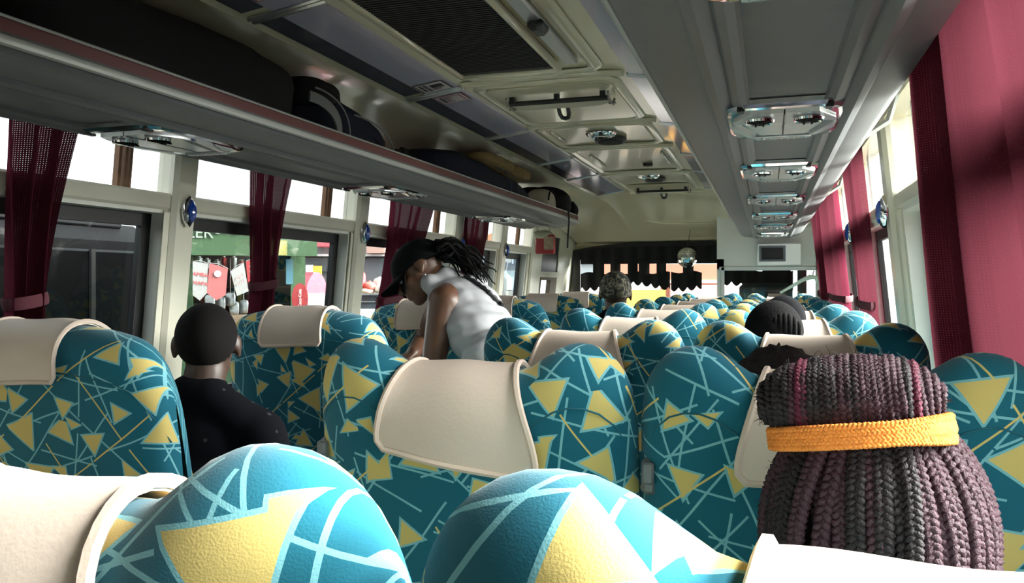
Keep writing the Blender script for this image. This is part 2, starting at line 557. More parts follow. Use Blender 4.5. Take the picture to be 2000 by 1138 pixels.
# lilac mirror-like light strips on both shoulders of the ceiling
LILAC = M('lilac_gloss_plastic', (0.52, 0.51, 0.62), rough=0.10, metal=0.35, var=0.05, vscale=3)
DSTRIP = M('dark_gloss_strip', (0.055, 0.055, 0.068), rough=0.16, var=0.1)
joints = [-0.3, 0.75, 1.7, 2.62, 3.45, 4.30, 5.0, 5.95]
where = ['nearest the camera', 'above the black bags', 'beside the grille with a red sticker', 'beside the first roof hatch', 'behind the first roof hatch', 'beside the round speaker', 'at the front end of the row']
for side in (-1, 1):
    for k in range(len(joints) - 1):
        a, b = joints[k] + 0.02, joints[k + 1] - 0.02
        t = thing('ceiling_light_strip', (XC + side * .40, (a + b) / 2, 1.92),
                  'glossy lilac ceiling light strip %s, %s of the grille line' % (where[k], 'left' if side < 0 else 'right'), 'light strip', 'lilac strips along the ceiling')
        x0, z0, x1, z1, x2, z2 = .300, 1.931, .425, 1.914, .490, 1.905
        th = .006
        mb = MB()
        q = [(x0, z0), (x1, z1), (x1, z1 + .015), (x0, z0 + .015)]
        mb.add([(XC + side * x, y, z) for y in (a, b) for (x, z) in q], [(0, 1, 2, 3), (7, 6, 5, 4), (0, 4, 5, 1), (1, 5, 6, 2), (2, 6, 7, 3), (3, 7, 4, 0)])
        obj('diffuser', mb, LILAC, t)
        mb = MB()
        q = [(x1 + .001, z1), (x2, z2), (x2, z2 + .02), (x1 + .001, z1 + .02)]
        mb.add([(XC + side * x, y, z) for y in (a, b - .03) for (x, z) in q], [(0, 1, 2, 3), (7, 6, 5, 4), (0, 4, 5, 1), (1, 5, 6, 2), (2, 6, 7, 3), (3, 7, 4, 0)])
        obj('edge_band', mb, DSTRIP, t)
        mb = MB()
        for yy in (a - .01, b + .01):
            mb.tube([(XC + side * .292, yy, 1.934), (XC + side * .43, yy, 1.912), (XC + side * .50, yy, 1.903)], .006, 6)
        obj('end_bead', mb, ALU, t)
        if side == -1 and k in (2, 3, 1):
            # warning stickers printed on the strip
            specs = {1: [(b - .12, (.16, .02, .03), 'r')], 2: [(b - .07, (.008, .008, .008), 'b')], 3: [(a + .07, (.16, .02, .03), 'r')]}[k]
            for (yc, cl, kd) in specs:
                def sp(u, v, lift):     # u along y, v across the strip (0 inner .. 1 outer)
                    xx = x0 + (x1 - x0) * v; zz = z0 + (z1 - z0) * v
                    return Vector((XC - xx, yc + u, zz - lift))
                def patch(name, us, vs_, lift, mat):
                    m2 = MB(); m2.add([sp(us[0], vs_[0], lift), sp(us[1], vs_[0], lift), sp(us[1], vs_[1], lift), sp(us[0], vs_[1], lift)], [(0, 1, 2, 3)])
                    return obj(name, m2, mat, t, flat=True)
                ink = M('sticker_ink_' + kd, cl, .5)
                paper = M('sticker_paper', (.45, .40, .42), .4)
                inkb = M('sticker_ink_b', (.008, .008, .008), .5)
                st = patch('sticker', (-.055, .055), (.08, .96), .0012, ink)
                patch('sticker_face', (-.050, .050), (.13, .91), .0020, paper)
                if kd == 'r':
                    patch('sticker_frame', (-.040, .040), (.20, .60), .0026, M('sticker_ink_r', cl, .5))
                    patch('sticker_window', (-.036, .036), (.23, .57), .0032, paper)
                    patch('sticker_bar', (-.040, .040), (.64, .68), .0026, M('sticker_ink_r', cl, .5))
                    for (ua, ub) in ((-.040, -.022), (-.018, .008), (.012, .036)):
                        patch('sticker_word', (ua, ub), (.74, .84), .0026, inkb)
                    for uu in (-.02, .02):
                        patch('sticker_dot', (uu - .003, uu + .003), (.48, .54), .0038, inkb)
                else:
                    patch('sticker_picture', (-.028, .012), (.20, .55), .0026, inkb)
                    patch('sticker_picture', (.0, .03), (.32, .55), .0028, M('sticker_grey', (.12, .12, .13), .5))
                    for vv in (.63, .76):
                        for (ua, ub) in ((-.040, -.026), (-.022, -.002), (.004, .022), (.026, .038)):
                            patch('sticker_word', (ua, ub), (vv, vv + .08), .0026, inkb)

# air-intake grille: dark mesh set in a moulded frame
def grille_mat():
    m = M('dark_grille_mesh', (0.012, 0.012, 0.013), rough=0.45)
    nt = m.node_tree
    p = nt.nodes['Principled BSDF']
    tc = nt.nodes.new('ShaderNodeTexCoord')
    w1 = nt.nodes.new('ShaderNodeTexWave'); w1.inputs['Scale'].default_value = 55; w1.bands_direction = 'X'
    w2 = nt.nodes.new('ShaderNodeTexWave'); w2.inputs['Scale'].default_value = 55; w2.bands_direction = 'Y'
    for w in (w1, w2): nt.links.new(tc.outputs['Object'], w.inputs['Vector'])
    mm = nt.nodes.new('ShaderNodeMath'); mm.operation = 'MAXIMUM'
    nt.links.new(w1.outputs['Fac'], mm.inputs[0]); nt.links.new(w2.outputs['Fac'], mm.inputs[1])
    b = nt.nodes.new('ShaderNodeBump'); b.inputs['Strength'].default_value = 0.8; b.inputs['Distance'].default_value = 0.003
    nt.links.new(mm.outputs[0], b.inputs['Height']); nt.links.new(b.outputs['Normal'], p.inputs['Normal'])
    return m
g = thing('air_intake_grille', (XH, 1.75, 1.93), 'large dark mesh air grille in a cream frame on the ceiling', 'grille')
mb = MB().box((XH - .005, 1.78, 1.936), (0.31, 1.36, 0.012), bev=.004)
obj('mesh_panel', mb, grille_mat(), g)
mb = MB()
for k in range(92):
    mb.box((XH - .005, 1.125 + k * .01425, 1.9288), (0.30, 0.0045, 0.004))
tag(obj('mesh_wires', mb, M('grille_wire', (.016, .016, .017), .5), g), kind='stuff')
mb = MB()
for (cx, cyy, sx, sy) in ((XH - .17, 1.78, .022, 1.40), (XH + .16, 1.78, .022, 1.40), (XH - .005, 2.475, .35, .022), (XH - .005, 1.085, .35, .022)):
    mb.box((cx, cyy, 1.934), (sx, sy, .022), bev=.006)
obj('frame', mb, BEIGE, g)
mb = MB().box((XH + .215, 1.85, 1.938), (0.045, 1.15, 0.02), bev=.006)
obj('side_rail', mb, ALU, g)
mb = MB().box((XH + .222, 2.02, 1.922), (0.045, .075, 0.035), bev=.012)
obj('latch', mb, BLACKP, g)

# roof hatches with their release bars
def hatch(y, label, sc_=1.0):
    h = thing('roof_hatch', (XC, y, 1.94), label, 'roof hatch', 'roof hatches')
    w = .46
    mb = MB()
    mb.prism(rrect(w, .62, .05), (XC - .01, y + .16, 1.934), (1, 0, 0), (0, 1, 0), (0, 0, 1), .012)
    obj('lid', mb, BEIGE, h)
    mb = MB().tube([(XC - .19, y - .02, 1.91), (XC + .19, y - .02, 1.91)], .009, 8)
    for xx in (-.17, 0, .17):
        mb.box((XC + xx, y - .02, 1.922), (.018, .02, .03))
    obj('hinge_bar', mb, BLACKP, h)
    mb = MB()
    mb.prism([(-.19, .0), (.19, .0), (.19, .03), (.14, .05), (-.13, .05), (-.19, .03)], (XC, y + .005, 1.912), (1, 0, 0), (0, 1, -.25), (0, 0, 1), .008)
    obj('release_plate', mb, M('cream_metal', (.42, .40, .31), .35), h)
    for xx in (-.185, .195):
        mb = MB().tube([(XC + xx, y - .05, 1.925), (XC + xx, y - .03, 1.905), (XC + xx, y + .05, 1.90), (XC + xx, y + .075, 1.925)], .005, 6)
        mb.tube([(XC + xx - .012, y + .03, 1.90), (XC + xx + .014, y + .03, 1.90)], .004, 6)
        obj('end_bracket', mb, M('dull_steel', (.25, .24, .20), .4, .6), h)
    mb = MB().tube([(XC - .014, y + .06, 1.905), (XC - .014, y + .08, 1.885), (XC - .008, y + .095, 1.872), (XC + .004, y + .098, 1.869), (XC + .016, y + .095, 1.872), (XC + .022, y + .08, 1.885), (XC + .022, y + .06, 1.905)], .008, 8)
    obj('pull_loop', mb, BLACKP, h)
hatch(2.84, 'roof hatch with black bar and pull loop, nearest the big ceiling grille')
hatch(5.86, 'far roof hatch with black bar above the front dome')

# ceiling reading lamps and round speakers
def lamp_speaker(y, wl, ws):
    l = thing('dome_lamp', (XC, y - .16, 1.945), wl, 'ceiling lamp', 'chrome oval ceiling lamps')
    mb = MB().grid(lambda i, j: Vector((XC - .01 + .075 * math.cos(i * math.pi / 12) * (1 - j * .13), y - .16 + .055 * math.sin(i * math.pi / 12) * (1 - j * .13), 1.945 - [0, .014, .018, .012][j])), 24, 4, cu=True)
    obj('bezel', mb, CHROME, l)
    mb = MB().ell((XC - .01, y - .16, 1.940), (.046, .034, .012), nu=16, nv=8)
    obj('lens', mb, M('lamp_lens', (.55, .52, .45), .12, .0, coat=.5), l)
    s = thing('ceiling_speaker', (XC, y, 1.945), ws, 'speaker', 'round ceiling speakers')
    mb = MB().lathe([(.078, 0), (.078, -.012), (.066, -.022), (.060, -.018), (.012, -.014)], (XC + .005, y, 1.948), (0, 0, 1), 28)
    obj('ring', mb, BLACKP, s)
    mb = MB()
    for k in range(-4, 5):
        ww = math.sqrt(max(.0, .058 ** 2 - (k * .013) ** 2))
        mb.box((XC + .005, y + k * .013, 1.928), (ww * 2, .004, .005))
    obj('grille_bars', mb, RUBBER, s)
lamp_speaker(3.84, 'chrome oval ceiling lamp beside the nearer round speaker', 'nearer round black ceiling speaker')
lamp_speaker(5.40, 'chrome oval ceiling lamp beside the far round speaker', 'far round black ceiling speaker by the far hatch')
mb = MB().lathe([(.03, 0), (.028, -.016), (.014, -.02), (.004, -.02)], (XC + .06, 4.72, 1.948), (0, 0, 1), 14)
obj('push_button', mb, BLACKP, ceil)
# ------------------------------------------------------------------ front end
# front wall below and above the windscreen
mb = MB()
mb.box((XC, 7.94, .42), (2.5, .08, .84))
mb.box((XC, 7.94, 1.83), (2.5, .08, .40))
mb.box((-1.90, 7.94, 1.2), (.10, .08, .9)); mb.box((XC, 7.945, 1.62), (2.5, .03, .16))
fw = tag(obj('wall_front', mb, BEIGE), 'cream front wall around the windscreen', kind='structure')
win = tag(thing('window_%d' % (wcount + 1), (XC, 7.9, .84)), 'wide front windscreen with a black frame', kind='structure')
# black frame with an arched top
def wtop(x):
    return 1.625 - 0.075 * max(0, (-1.15 - x) / .75) ** 2
xs = [-1.88 + i * .11 for i in range(21)]
mb = MB()
outer = [(x, wtop(x) + .012) for x in xs]
inner = [(max(-1.80, min(.25, x)), wtop(x) - .07) for x in xs]
for i in range(20):
    (a, b), (c, d) = outer[i], outer[i + 1]
    (e, f), (g_, h_) = inner[i], inner[i + 1]
    mb.add([(a, 7.84, b), (c, 7.84, d), (g_, 7.84, h_), (e, 7.84, f), (a, 7.90, b), (c, 7.90, d), (g_, 7.90, h_), (e, 7.90, f)],
           [(0, 1, 2, 3), (7, 6, 5, 4), (0, 4, 5, 1), (1, 5, 6, 2), (2, 6, 7, 3), (3, 7, 4, 0)])
mb.box((-1.84, 7.87, 1.2), (.08, .06, .74)); mb.box((.30, 7.87, 1.2), (.08, .06, .74)); mb.box((-.77, 7.87, .87), (2.2, .06, .12))
obj('black_frame', mb, BLACKP, win)
obj('pane', MB().box((-.77, 7.905, 1.22), (2.15, .01, .78)), GLASS, win)

# black scalloped windscreen valance: upper frill, hanging tabs, lower fringe
VELVET = M('black_velvet', (0.006, 0.006, 0.007), rough=0.95, sheen=0.1)
v = thing('windscreen_valance', (-.95, 7.78, 1.5), 'black scalloped fringe valance hanging across the windscreen', 'valance')
def strip(mb, xa, xb, ztop_, zbot_, yb, n=80, amp=.012, th=.006):
    n = max(4, n)
    def f(i, j):
        x = xa + (xb - xa) * i / (n - 1)
        y = yb + amp * math.sin(x * 45)
        zt = ztop_(x); zb = zbot_(x)
        return Vector((x, y + (th if j >= 2 else 0), [zt, zb, zb, zt][j]))
    mb.grid(f, n, 4, cv=True)
def scal(x, w, h): return h * abs(math.sin(math.pi * x / w))
mb = MB(); strip(mb, -1.80, .25, lambda x: wtop(x) - .03, lambda x: 1.50 - scal(x + .1, .26, .035), 7.79, 120)
obj('upper_frill', mb, VELVET, v)
mb = MB(); strip(mb, -1.79, .25, lambda x: 1.53, lambda x: 1.425, 7.80, 90)
obj('backing_band', mb, VELVET, v)
for (xa, xb) in ((-1.66, -1.545), (-1.485, -1.385), (-1.31, -1.215), (-1.205, -1.10), (-1.03, -.94), (-.78, -.68), (-.44, -.12), (-.05, .2)):
    mb = MB(); strip(mb, xa, xb, lambda x: 1.44, lambda x: 1.30, 7.79, 8)
    obj('tab', mb, VELVET, v)
for (xa, xb, za) in ((-1.785, -1.35, 1.335), (-1.34, -.90, 1.34), (-.89, -.60, 1.345), (-.44, .22, 1.36)):
    rr = random.random()
    mb = MB(); strip(mb, xa, xb, lambda x: za + .012 * math.sin(x * 25), lambda x: 1.225 - scal(x + rr, .085, .04) - .03 * math.sin(x * 7 + 1), 7.785, 60)
    obj('fringe', mb, VELVET, v)

# ------------------------------------------------------------------ driver partition (front right)
PY = 7.28
px0, px1 = -.43, .47
mb = MB()
mb.box(((px0 + px1) / 2, PY, .42), (px1 - px0, .05, .84))
mb.box(((px0 + px1) / 2, PY, 1.65), (px1 - px0, .05, .58))
mb.box((px0 + .03, PY, 1.1), (.06, .05, .7)); mb.box((px1 - .04, PY, 1.1), (.08, .05, .7))
part = tag(obj('wall_partition', mb, M('pale_partition', (.62, .62, .60), .4, var=.06)), 'pale partition behind the driver', kind='structure')
mb = MB()
for (cx, cz, sx, sz) in ((px0 + .05, 1.1, .03, .56), (px1 - .07, 1.1, .03, .56), (.02, 1.365, .86, .035), (.02, .85, .86, .035)):
    mb.box((cx, PY - .03, cz), (sx, .02, sz), bev=.004)
obj('window_frame', mb, M('pale_aluminium', (.52, .53, .53), .4, .15), part)
obj('pane', MB().box((.02, PY - .01, 1.1), (.84, .008, .54)), GLASS, part)

t = thing('wall_monitor', (.10, PY - .06, 1.39), 'white box with a small dark screen above the partition window', 'monitor')
obj('case', MB().box((.09, PY - .075, 1.485), (.36, .10, .19), bev=.01), M('white_plastic', (.80, .80, .80), .35), t)
obj('bezel', MB().box((.035, PY - .128, 1.49), (.215, .008, .135), bev=.003), M('grey_bezel', (.10, .11, .13), .3), t)
obj('screen', MB().box((.035, PY - .133, 1.49), (.175, .004, .10)), M('dark_screen', (.008, .009, .011), .12, coat=.5), t)

# driver's seat and a pale folded seat frame seen through the partition window
t = thing('driver_seat', (-.02, 7.52, .35), 'dark driver seat seen through the partition window', 'seat')
obj('backrest', MB().box((-.02, 7.56, .98), (.46, .10, .52), bev=.04), VELVET, t)
obj('cushion', MB().box((-.02, 7.72, .62), (.46, .28, .12), bev=.04), VELVET, t)
obj('pedestal', MB().box((-.02, 7.62, .28), (.30, .26, .56), bev=.02), BLACKP, t)
t = thing('clothes_hanger', (.30, PY - .09, 1.15), 'pale plastic hanger leaning on the partition window behind the burgundy curtain', 'hanger')
mb = MB().tube([(.10, PY - .07, 1.155), (.20, PY - .07, 1.215), (.28, PY - .07, 1.265), (.34, PY - .07, 1.29), (.39, PY - .07, 1.285), (.40, PY - .07, 1.24)], [.010, .014, .016, .022, .020, .016], 8)
obj('arm', mb, M('pale_green_plastic', (.62, .70, .62), .4), t)
mb = MB().tube([(.36, PY - .07, 1.29), (.365, PY - .07, 1.33), (.375, PY - .07, 1.345)], .006, 6)
obj('hook', mb, ALU, t)

# mirror ball hanging from the windscreen header
t = thing('mirror_ball', at(1342, 503, 7.25), 'small mirror ball hanging in front of the windscreen', 'mirror ball')
c = at(1342, 503, 7.25)
mb = MB()
NV, NU, RR = 12, 22, .092
tm = M('mirror_tile', (.85, .87, .86), .04, 1.0)
for j in range(NV):
    p0, p1 = math.pi * (j + .06) / NV, math.pi * (j + .94) / NV
    nn = max(5, int(NU * math.sin((p0 + p1) / 2)))
    for i in range(nn):
        a0, a1 = 2 * math.pi * (i + .05) / nn, 2 * math.pi * (i + .95) / nn
        mb.add([c + Vector((math.sin(p) * math.cos(a), math.sin(p) * math.sin(a), math.cos(p))) * RR for (p, a) in ((p0, a0), (p1, a0), (p1, a1), (p0, a1))], [(0, 1, 2, 3)])
tag(obj('mirror_tiles', mb, tm, t, flat=True), kind='stuff')
obj('core', MB().ell(c, (.0895, .0895, .0895), nu=20, nv=12), M('grey_core', (.25, .26, .25), .3, .8), t)
obj('cord', MB().tube([c + Vector((0, 0, .09)), c + Vector((.01, .1, .20)), c + Vector((.01, .28, .30))], .003, 6), BLACKP, t)
# ------------------------------------------------------------------ luggage racks
SILVER = M('silver_trim', (.42, .44, .42), .35, .3)
RZ = .028
def rack(side, yend, label):
    t = thing('luggage_rack', (XC + side * .76, 2.5, 1.61), label, 'luggage rack')
    def X(o): return XC + side * o
    # underside profile (offset from centre line, z)
    prof = [(.508, 1.668), (.500, 1.650), (.497, 1.632), (.507, 1.618), (.530, 1.608), (.575, 1.604), (.605, 1.603), (.612, 1.594), (.628, 1.590), (.642, 1.596), (.650, 1.603), (.656, 1.596), (.670, 1.591), (.684, 1.596), (.690, 1.607),
            (.845, 1.607), (.850, 1.598), (.864, 1.592), (.878, 1.597), (.886, 1.604), (.894, 1.597), (.908, 1.592), (.922, 1.598), (.930, 1.606), (.985, 1.618), (1.008, 1.634), (1.012, 1.652), (1.0, 1.66), (.98, 1.64), (.53, 1.64), (.52, 1.668)]
    prof = [(.512 + (x - .497) * (.496 / .515), z + RZ) for (x, z) in prof]
    ys = [Y0 + .1, 0, 2, 4, yend - .12, yend - .05, yend - .015, yend]
    sq = [1, 1, 1, 1, 1, .97, .90, .80]
    def f(i, j):
        x, z = prof[j]
        k = sq[i]
        return Vector((X(.76 + (x - .76) * (.5 + .5 * k)), ys[i], 1.64 + RZ + (z - 1.64 - RZ) * k))
    mb = MB().grid(f, len(ys), len(prof), cv=True)
    mb.add([f(len(ys) - 1, j) for j in range(len(prof))], [tuple(range(len(prof)))])
    obj('shelf', mb, GREYV, t, angle=30)
    mb = MB().tube([(X(.509), Y0 + .1, 1.636 + RZ), (X(.509), yend - .03, 1.636 + RZ)], .0085, 8, flat=(.8, 1.2))
    obj('silver_trim', mb, SILVER, t)
    mb = MB().box((X(.523), (Y0 + yend) / 2 + .03, 1.662 + RZ), (.014, yend - Y0 - .12, .034), bev=.004)
    obj('maroon_lip', mb, MAROONP, t)
    mb = MB().tube([(X(.523), Y0 + .1, 1.682 + RZ), (X(.523), yend - .03, 1.682 + RZ)], .0035, 6)
    obj('lip_bead', mb, SILVER, t)
    for yy in (-.8, .9, 2.55, 4.2, yend - .12):
        mb = MB().tube([(X(.99), yy, 1.64 + RZ), (X(1.07), yy, 1.72), (X(1.10), yy, 1.83)], .010, 6)
        obj('bracket', mb, SILVER, t)
    return t
rack(-1, 5.42, 'grey vinyl overhead rack with maroon lip along the left windows, full of bags')
rack(1, 7.22, 'grey vinyl overhead rack along the right windows')

# ------------------------------------------------------------------ chrome air and light units under the racks
def vent_proto():
    """local: x across, +y towards the front of the bus, z up; nozzles at the rear end"""
    t = thing('air_vent_unit', (0, 0, 0))
    octo = [(-.085, -.195), (.085, -.195), (.118, -.16), (.124, -.10), (.124, .10), (.112, .165), (.085, .185), (-.085, .185), (-.112, .165), (-.124, .10), (-.124, -.10), (-.118, -.16)]
    mb = MB()
    n = len(octo)
    rings = [(1.0, 0.0), (1.0, -.010), (.965, -.017), (.91, -.019)]
    mb.grid(lambda i, j: Vector((octo[i][0] * rings[j][0], octo[i][1] * rings[j][0], rings[j][1])), n, 4, cu=True)
    mb.add([(p[0] * .91, p[1] * .91, -.019) for p in octo], [tuple(range(n))])
    obj('housing', mb, CHROME, t, local=True, angle=25)
    silver = M('satin_silver_plastic', (.66, .70, .72), .25, .6)
    for s in (-1, 1):
        mb = MB()
        mb.prism([(s * .002, -.155), (s * .070, -.155), (s * .108, -.075), (s * .108, -.045), (s * .086, -.045), (s * .050, .105), (s * .002, .105)], (0, 0, -.018), (1, 0, 0), (0, 1, 0), (0, 0, -1), .006)
        pl = obj('nozzle_plate', mb, silver, t, local=True)
        mb = MB().lathe([(.029, .0), (.033, -.004), (.031, -.009), (.0265, -.007), (.0255, .0)], (s * .051, -.095, -.023), (0, 0, 1), 24)
        obj('nozzle_ring', mb, CHROME, pl, local=True)
        mb = MB().lathe([(.0258, -.0055), (.002, -.004)], (s * .051, -.095, -.024), (0, 0, 1), 24)
        for xx in (-.008, .008):
            mb.box((s * .051 + xx, -.090, -.031), (.004, .062, .005))
        obj('nozzle_core', mb, M('nozzle_black', (.004, .004, .004), .8, spec=.1), pl, local=True)
        mb = MB().prism([(s * .106, -.030), (s * .112, -.030), (s * .112, .03), (s * .076, .125), (s * .062, .125)], (0, 0, -.018), (1, 0, 0), (0, 1, 0), (0, 0, -1), .007)
        obj('side_arm', mb, silver, t, local=True)
        mb = MB().prism([(s * .080, .125), (s * .106, .125), (s * .110, .045)], (0, 0, -.018), (1, 0, 0), (0, 1, 0), (0, 0, -1), .005)
        obj('reading_light_lens', mb, M('clear_lens', (.55, .60, .62), .06, .35), t, local=True)
        mb = MB().box((s * .088, -.172, -.016), (.016, .030, .012), bev=.002)
        obj('clip', mb, BLACKP, t, local=True)
    mb = MB().box((0, .152, -.021), (.135, .028, .006), bev=.002)
    obj('label_bar', mb, M('clear_ribbed_plastic', (.5, .55, .56), .2, .3), t, local=True)
    for k in range(9):
        obj('bar_rib', MB().box((-.056 + k * .014, .152, -.0245), (.003, .022, .002)), silver, t, local=True)
    obj('centre_seam', MB().box((.001, -.02, -.0235), (.003, .25, .003)), BLACKP, t, local=True)
    return t
vp = vent_proto()
names = ['nearest chrome vent unit at the top edge of the view, right rack', 'large chrome twin-nozzle vent unit, second on the right rack', 'third chrome vent unit on the right rack', 'fourth chrome vent unit on the right rack',
         'fifth chrome vent unit on the right rack', 'sixth chrome vent unit on the right rack', 'last chrome vent unit on the right rack, above the wall monitor']
first = True
for y, lb in zip([.90, 1.94, 2.83, 3.79, 4.73, 5.63, 6.58], names):
    o = vp if first else copy_tree(vp)
    first = False
    o.location = (XC + .768, y, 1.604 + RZ)
    tag(o, lb, 'vent', 'chrome vent units under the racks')
for y, lb in zip([1.72, 2.98, 4.45], ['chrome vent unit under the left rack, above the nearest left curtain', 'chrome vent unit under the left rack, over the left seat with the tan cover', 'chrome vent unit under the left rack, near its front end']):
    o = copy_tree(vp)
    o.location = (XC - .768, y, 1.604 + RZ)
    tag(o, lb, 'vent', 'chrome vent units under the racks')
# ------------------------------------------------------------------ seat fabric: teal with yellow shards and pale blue strokes
def fabric():
    m = bpy.data.materials.new('teal_shard_fabric')
    m.use_nodes = True
    nt = m.node_tree
    N = nt.nodes; L = nt.links
    p = N['Principled BSDF']
    p.inputs['Roughness'].default_value = 0.85
    p.inputs['Specular IOR Level'].default_value = 0.2
    p.inputs['Sheen Weight'].default_value = 0.18
    p.inputs['Sheen Roughness'].default_value = 0.5
    def val(s, v):
        s.default_value = v
    def math_(op, a, b=None, c=None):
        n = N.new('ShaderNodeMath'); n.operation = op
        for i, x in enumerate((a, b, c)):
            if x is None: continue
            if isinstance(x, (int, float)): n.inputs[i].default_value = x
            else: L.new(x, n.inputs[i])
        return n.outputs[0]
    uv = N.new('ShaderNodeUVMap'); uv.uv_map = 'UVMap'
    oi = N.new('ShaderNodeObjectInfo')
    off = N.new('ShaderNodeCombineXYZ')
    L.new(math_('MULTIPLY', oi.outputs['Random'], 7.3), off.inputs[0])
    L.new(math_('MULTIPLY', oi.outputs['Random'], 11.9), off.inputs[1])
    ad = N.new('ShaderNodeVectorMath'); ad.operation = 'ADD'
    L.new(uv.outputs[0], ad.inputs[0]); L.new(off.outputs[0], ad.inputs[1])
    # a slight waver so the strokes bow like woven cloth
    wv = N.new('ShaderNodeTexNoise'); wv.noise_dimensions = '2D'; wv.inputs['Scale'].default_value = 3.0
    L.new(ad.outputs[0], wv.inputs['Vector'])
    sb = N.new('ShaderNodeVectorMath'); sb.operation = 'SUBTRACT'
    L.new(wv.outputs['Color'], sb.inputs[0]); sb.inputs[1].default_value = (.5, .5, .5)
    scl = N.new('ShaderNodeVectorMath'); scl.operation = 'SCALE'; scl.inputs['Scale'].default_value = 0.03
    L.new(sb.outputs[0], scl.inputs[0])
    ad2 = N.new('ShaderNodeVectorMath'); ad2.operation = 'ADD'
    L.new(ad.outputs[0], ad2.inputs[0]); L.new(scl.outputs[0], ad2.inputs[1])
    P = ad2.outputs[0]
    def rot(vec, ang):
        r = N.new('ShaderNodeVectorRotate'); r.rotation_type = 'Z_AXIS'
        L.new(vec, r.inputs['Vector'])
        if isinstance(ang, (int, float)): r.inputs['Angle'].default_value = ang
        else: L.new(ang, r.inputs['Angle'])
        s = N.new('ShaderNodeSeparateXYZ'); L.new(r.outputs[0], s.inputs[0])
        return s.outputs[0], s.outputs[1]
    def stroke(ang, h, l, w, keep, seed):
        x, y = rot(P, ang)
        ry = math_('ADD', math_('DIVIDE', y, h), seed)
        row = math_('FLOOR', ry)
        wn_ = N.new('ShaderNodeTexWhiteNoise'); wn_.noise_dimensions = '1D'; L.new(math_('ADD', row, seed * 3.7), wn_.inputs['W'])
        r = wn_.outputs['Value']
        fy = math_('SUBTRACT', math_('SUBTRACT', ry, row), math_('MULTIPLY_ADD', r, 0.6, 0.2))
        cx = math_('ADD', math_('DIVIDE', x, l), math_('MULTIPLY', r, 9.0))
        cell = math_('FLOOR', cx)
        w2 = N.new('ShaderNodeTexWhiteNoise'); w2.noise_dimensions = '2D'
        cb = N.new('ShaderNodeCombineXYZ'); L.new(row, cb.inputs[0]); L.new(cell, cb.inputs[1]); L.new(cb.outputs[0], w2.inputs['Vector'])
        fx = math_('ABSOLUTE', math_('SUBTRACT', math_('SUBTRACT', cx, cell), 0.5))
        a = math_('LESS_THAN', math_('ABSOLUTE', fy), w / h)
        b = math_('LESS_THAN', fx, math_('MULTIPLY_ADD', w2.outputs['Value'], 0.35, 0.16))
        c = math_('GREATER_THAN', w2.outputs['Value'], 1 - keep)
        return math_('MULTIPLY', math_('MULTIPLY', a, b), c)
    def shard(scale, size, keep, seed, squash):
        vo = N.new('ShaderNodeTexVoronoi'); vo.voronoi_dimensions = '2D'; vo.feature = 'F1'
        vo.inputs['Scale'].default_value = scale; vo.inputs['Randomness'].default_value = 0.75
        a_ = N.new('ShaderNodeVectorMath'); a_.operation = 'ADD'; a_.inputs[1].default_value = (seed, seed * 1.7, 0)
        L.new(P, a_.inputs[0]); L.new(a_.outputs[0], vo.inputs['Vector'])
        d = N.new('ShaderNodeVectorMath'); d.operation = 'SUBTRACT'
        L.new(a_.outputs[0], d.inputs[0]); L.new(vo.outputs['Position'], d.inputs[1])
        sc3 = N.new('ShaderNodeSeparateColor'); L.new(vo.outputs['Color'], sc3.inputs[0])
        x, y = rot(d.outputs[0], math_('MULTIPLY', sc3.outputs[0], 6.28))
        y = math_('MULTIPLY', y, squash)
        sz = math_('MULTIPLY_ADD', sc3.outputs[1], size * .7, size * .5)
        # triangle with one random slant
        k1 = math_('SUBTRACT', math_('MULTIPLY', y, -1), math_('MULTIPLY', sz, .6))
        k2 = math_('SUBTRACT', math_('MULTIPLY_ADD', x, .87, math_('MULTIPLY', y, .5)), math_('MULTIPLY', sz, math_('MULTIPLY_ADD', sc3.outputs[2], .8, .2)))
        k3 = math_('SUBTRACT', math_('MULTIPLY_ADD', x, -.87, math_('MULTIPLY', y, .45)), math_('MULTIPLY', sz, .55))
        sd = math_('MAXIMUM', math_('MAXIMUM', k1, k2), k3)
        pres = math_('LESS_THAN', sc3.outputs[2], keep)
        ins = math_('MULTIPLY', math_('LESS_THAN', sd, 0), pres)
        edge = math_('MULTIPLY', math_('MULTIPLY', math_('LESS_THAN', sd, .0032), math_('GREATER_THAN', sd, -.0008)), pres)
        return ins, edge
    strokes = None
    for i, (ang, h, l, keep) in enumerate(((.2, .075, .19, .6), (.75, .085, .17, .55), (1.25, .07, .20, .6), (1.75, .09, .16, .55), (2.25, .075, .18, .6), (2.8, .085, .20, .55), (.45, .11, .15, .5))):
        s = stroke(ang, h, l, .0016, keep, i * 1.37 + .31)
        strokes = s if strokes is None else math_('MAXIMUM', strokes, s)
    yl = stroke(1.0, .12, .15, .0014, .45, 9.2)
    yl = math_('MAXIMUM', yl, stroke(2.5, .14, .16, .0014, .45, 4.4))
    a1, e1 = shard(11.0, .030, .92, .3, 1.0)
    a2, e2 = shard(9.5, .027, .75, 3.1, 1.9)
    ins = math_('MAXIMUM', math_('MAXIMUM', a1, a2), yl)
    strokes = math_('MAXIMUM', strokes, math_('MAXIMUM', e1, e2))
    def mix(f, c0, c1):
        n = N.new('ShaderNodeMix'); n.data_type = 'RGBA'
        L.new(f, n.inputs[0])
        for s, c in ((n.inputs[6], c0), (n.inputs[7], c1)):
            if isinstance(c, tuple): s.default_value = (*c, 1)
            else: L.new(c, s)
        return n.outputs[2]
    nz = N.new('ShaderNodeTexNoise'); nz.inputs['Scale'].default_value = 5; L.new(P, nz.inputs['Vector'])
    base = mix(nz.outputs['Fac'], (.006, .108, .165), (.010, .148, .215))
    c = mix(strokes, base, (.20, .50, .57))
    c = mix(ins, c, (.68, .53, .18))
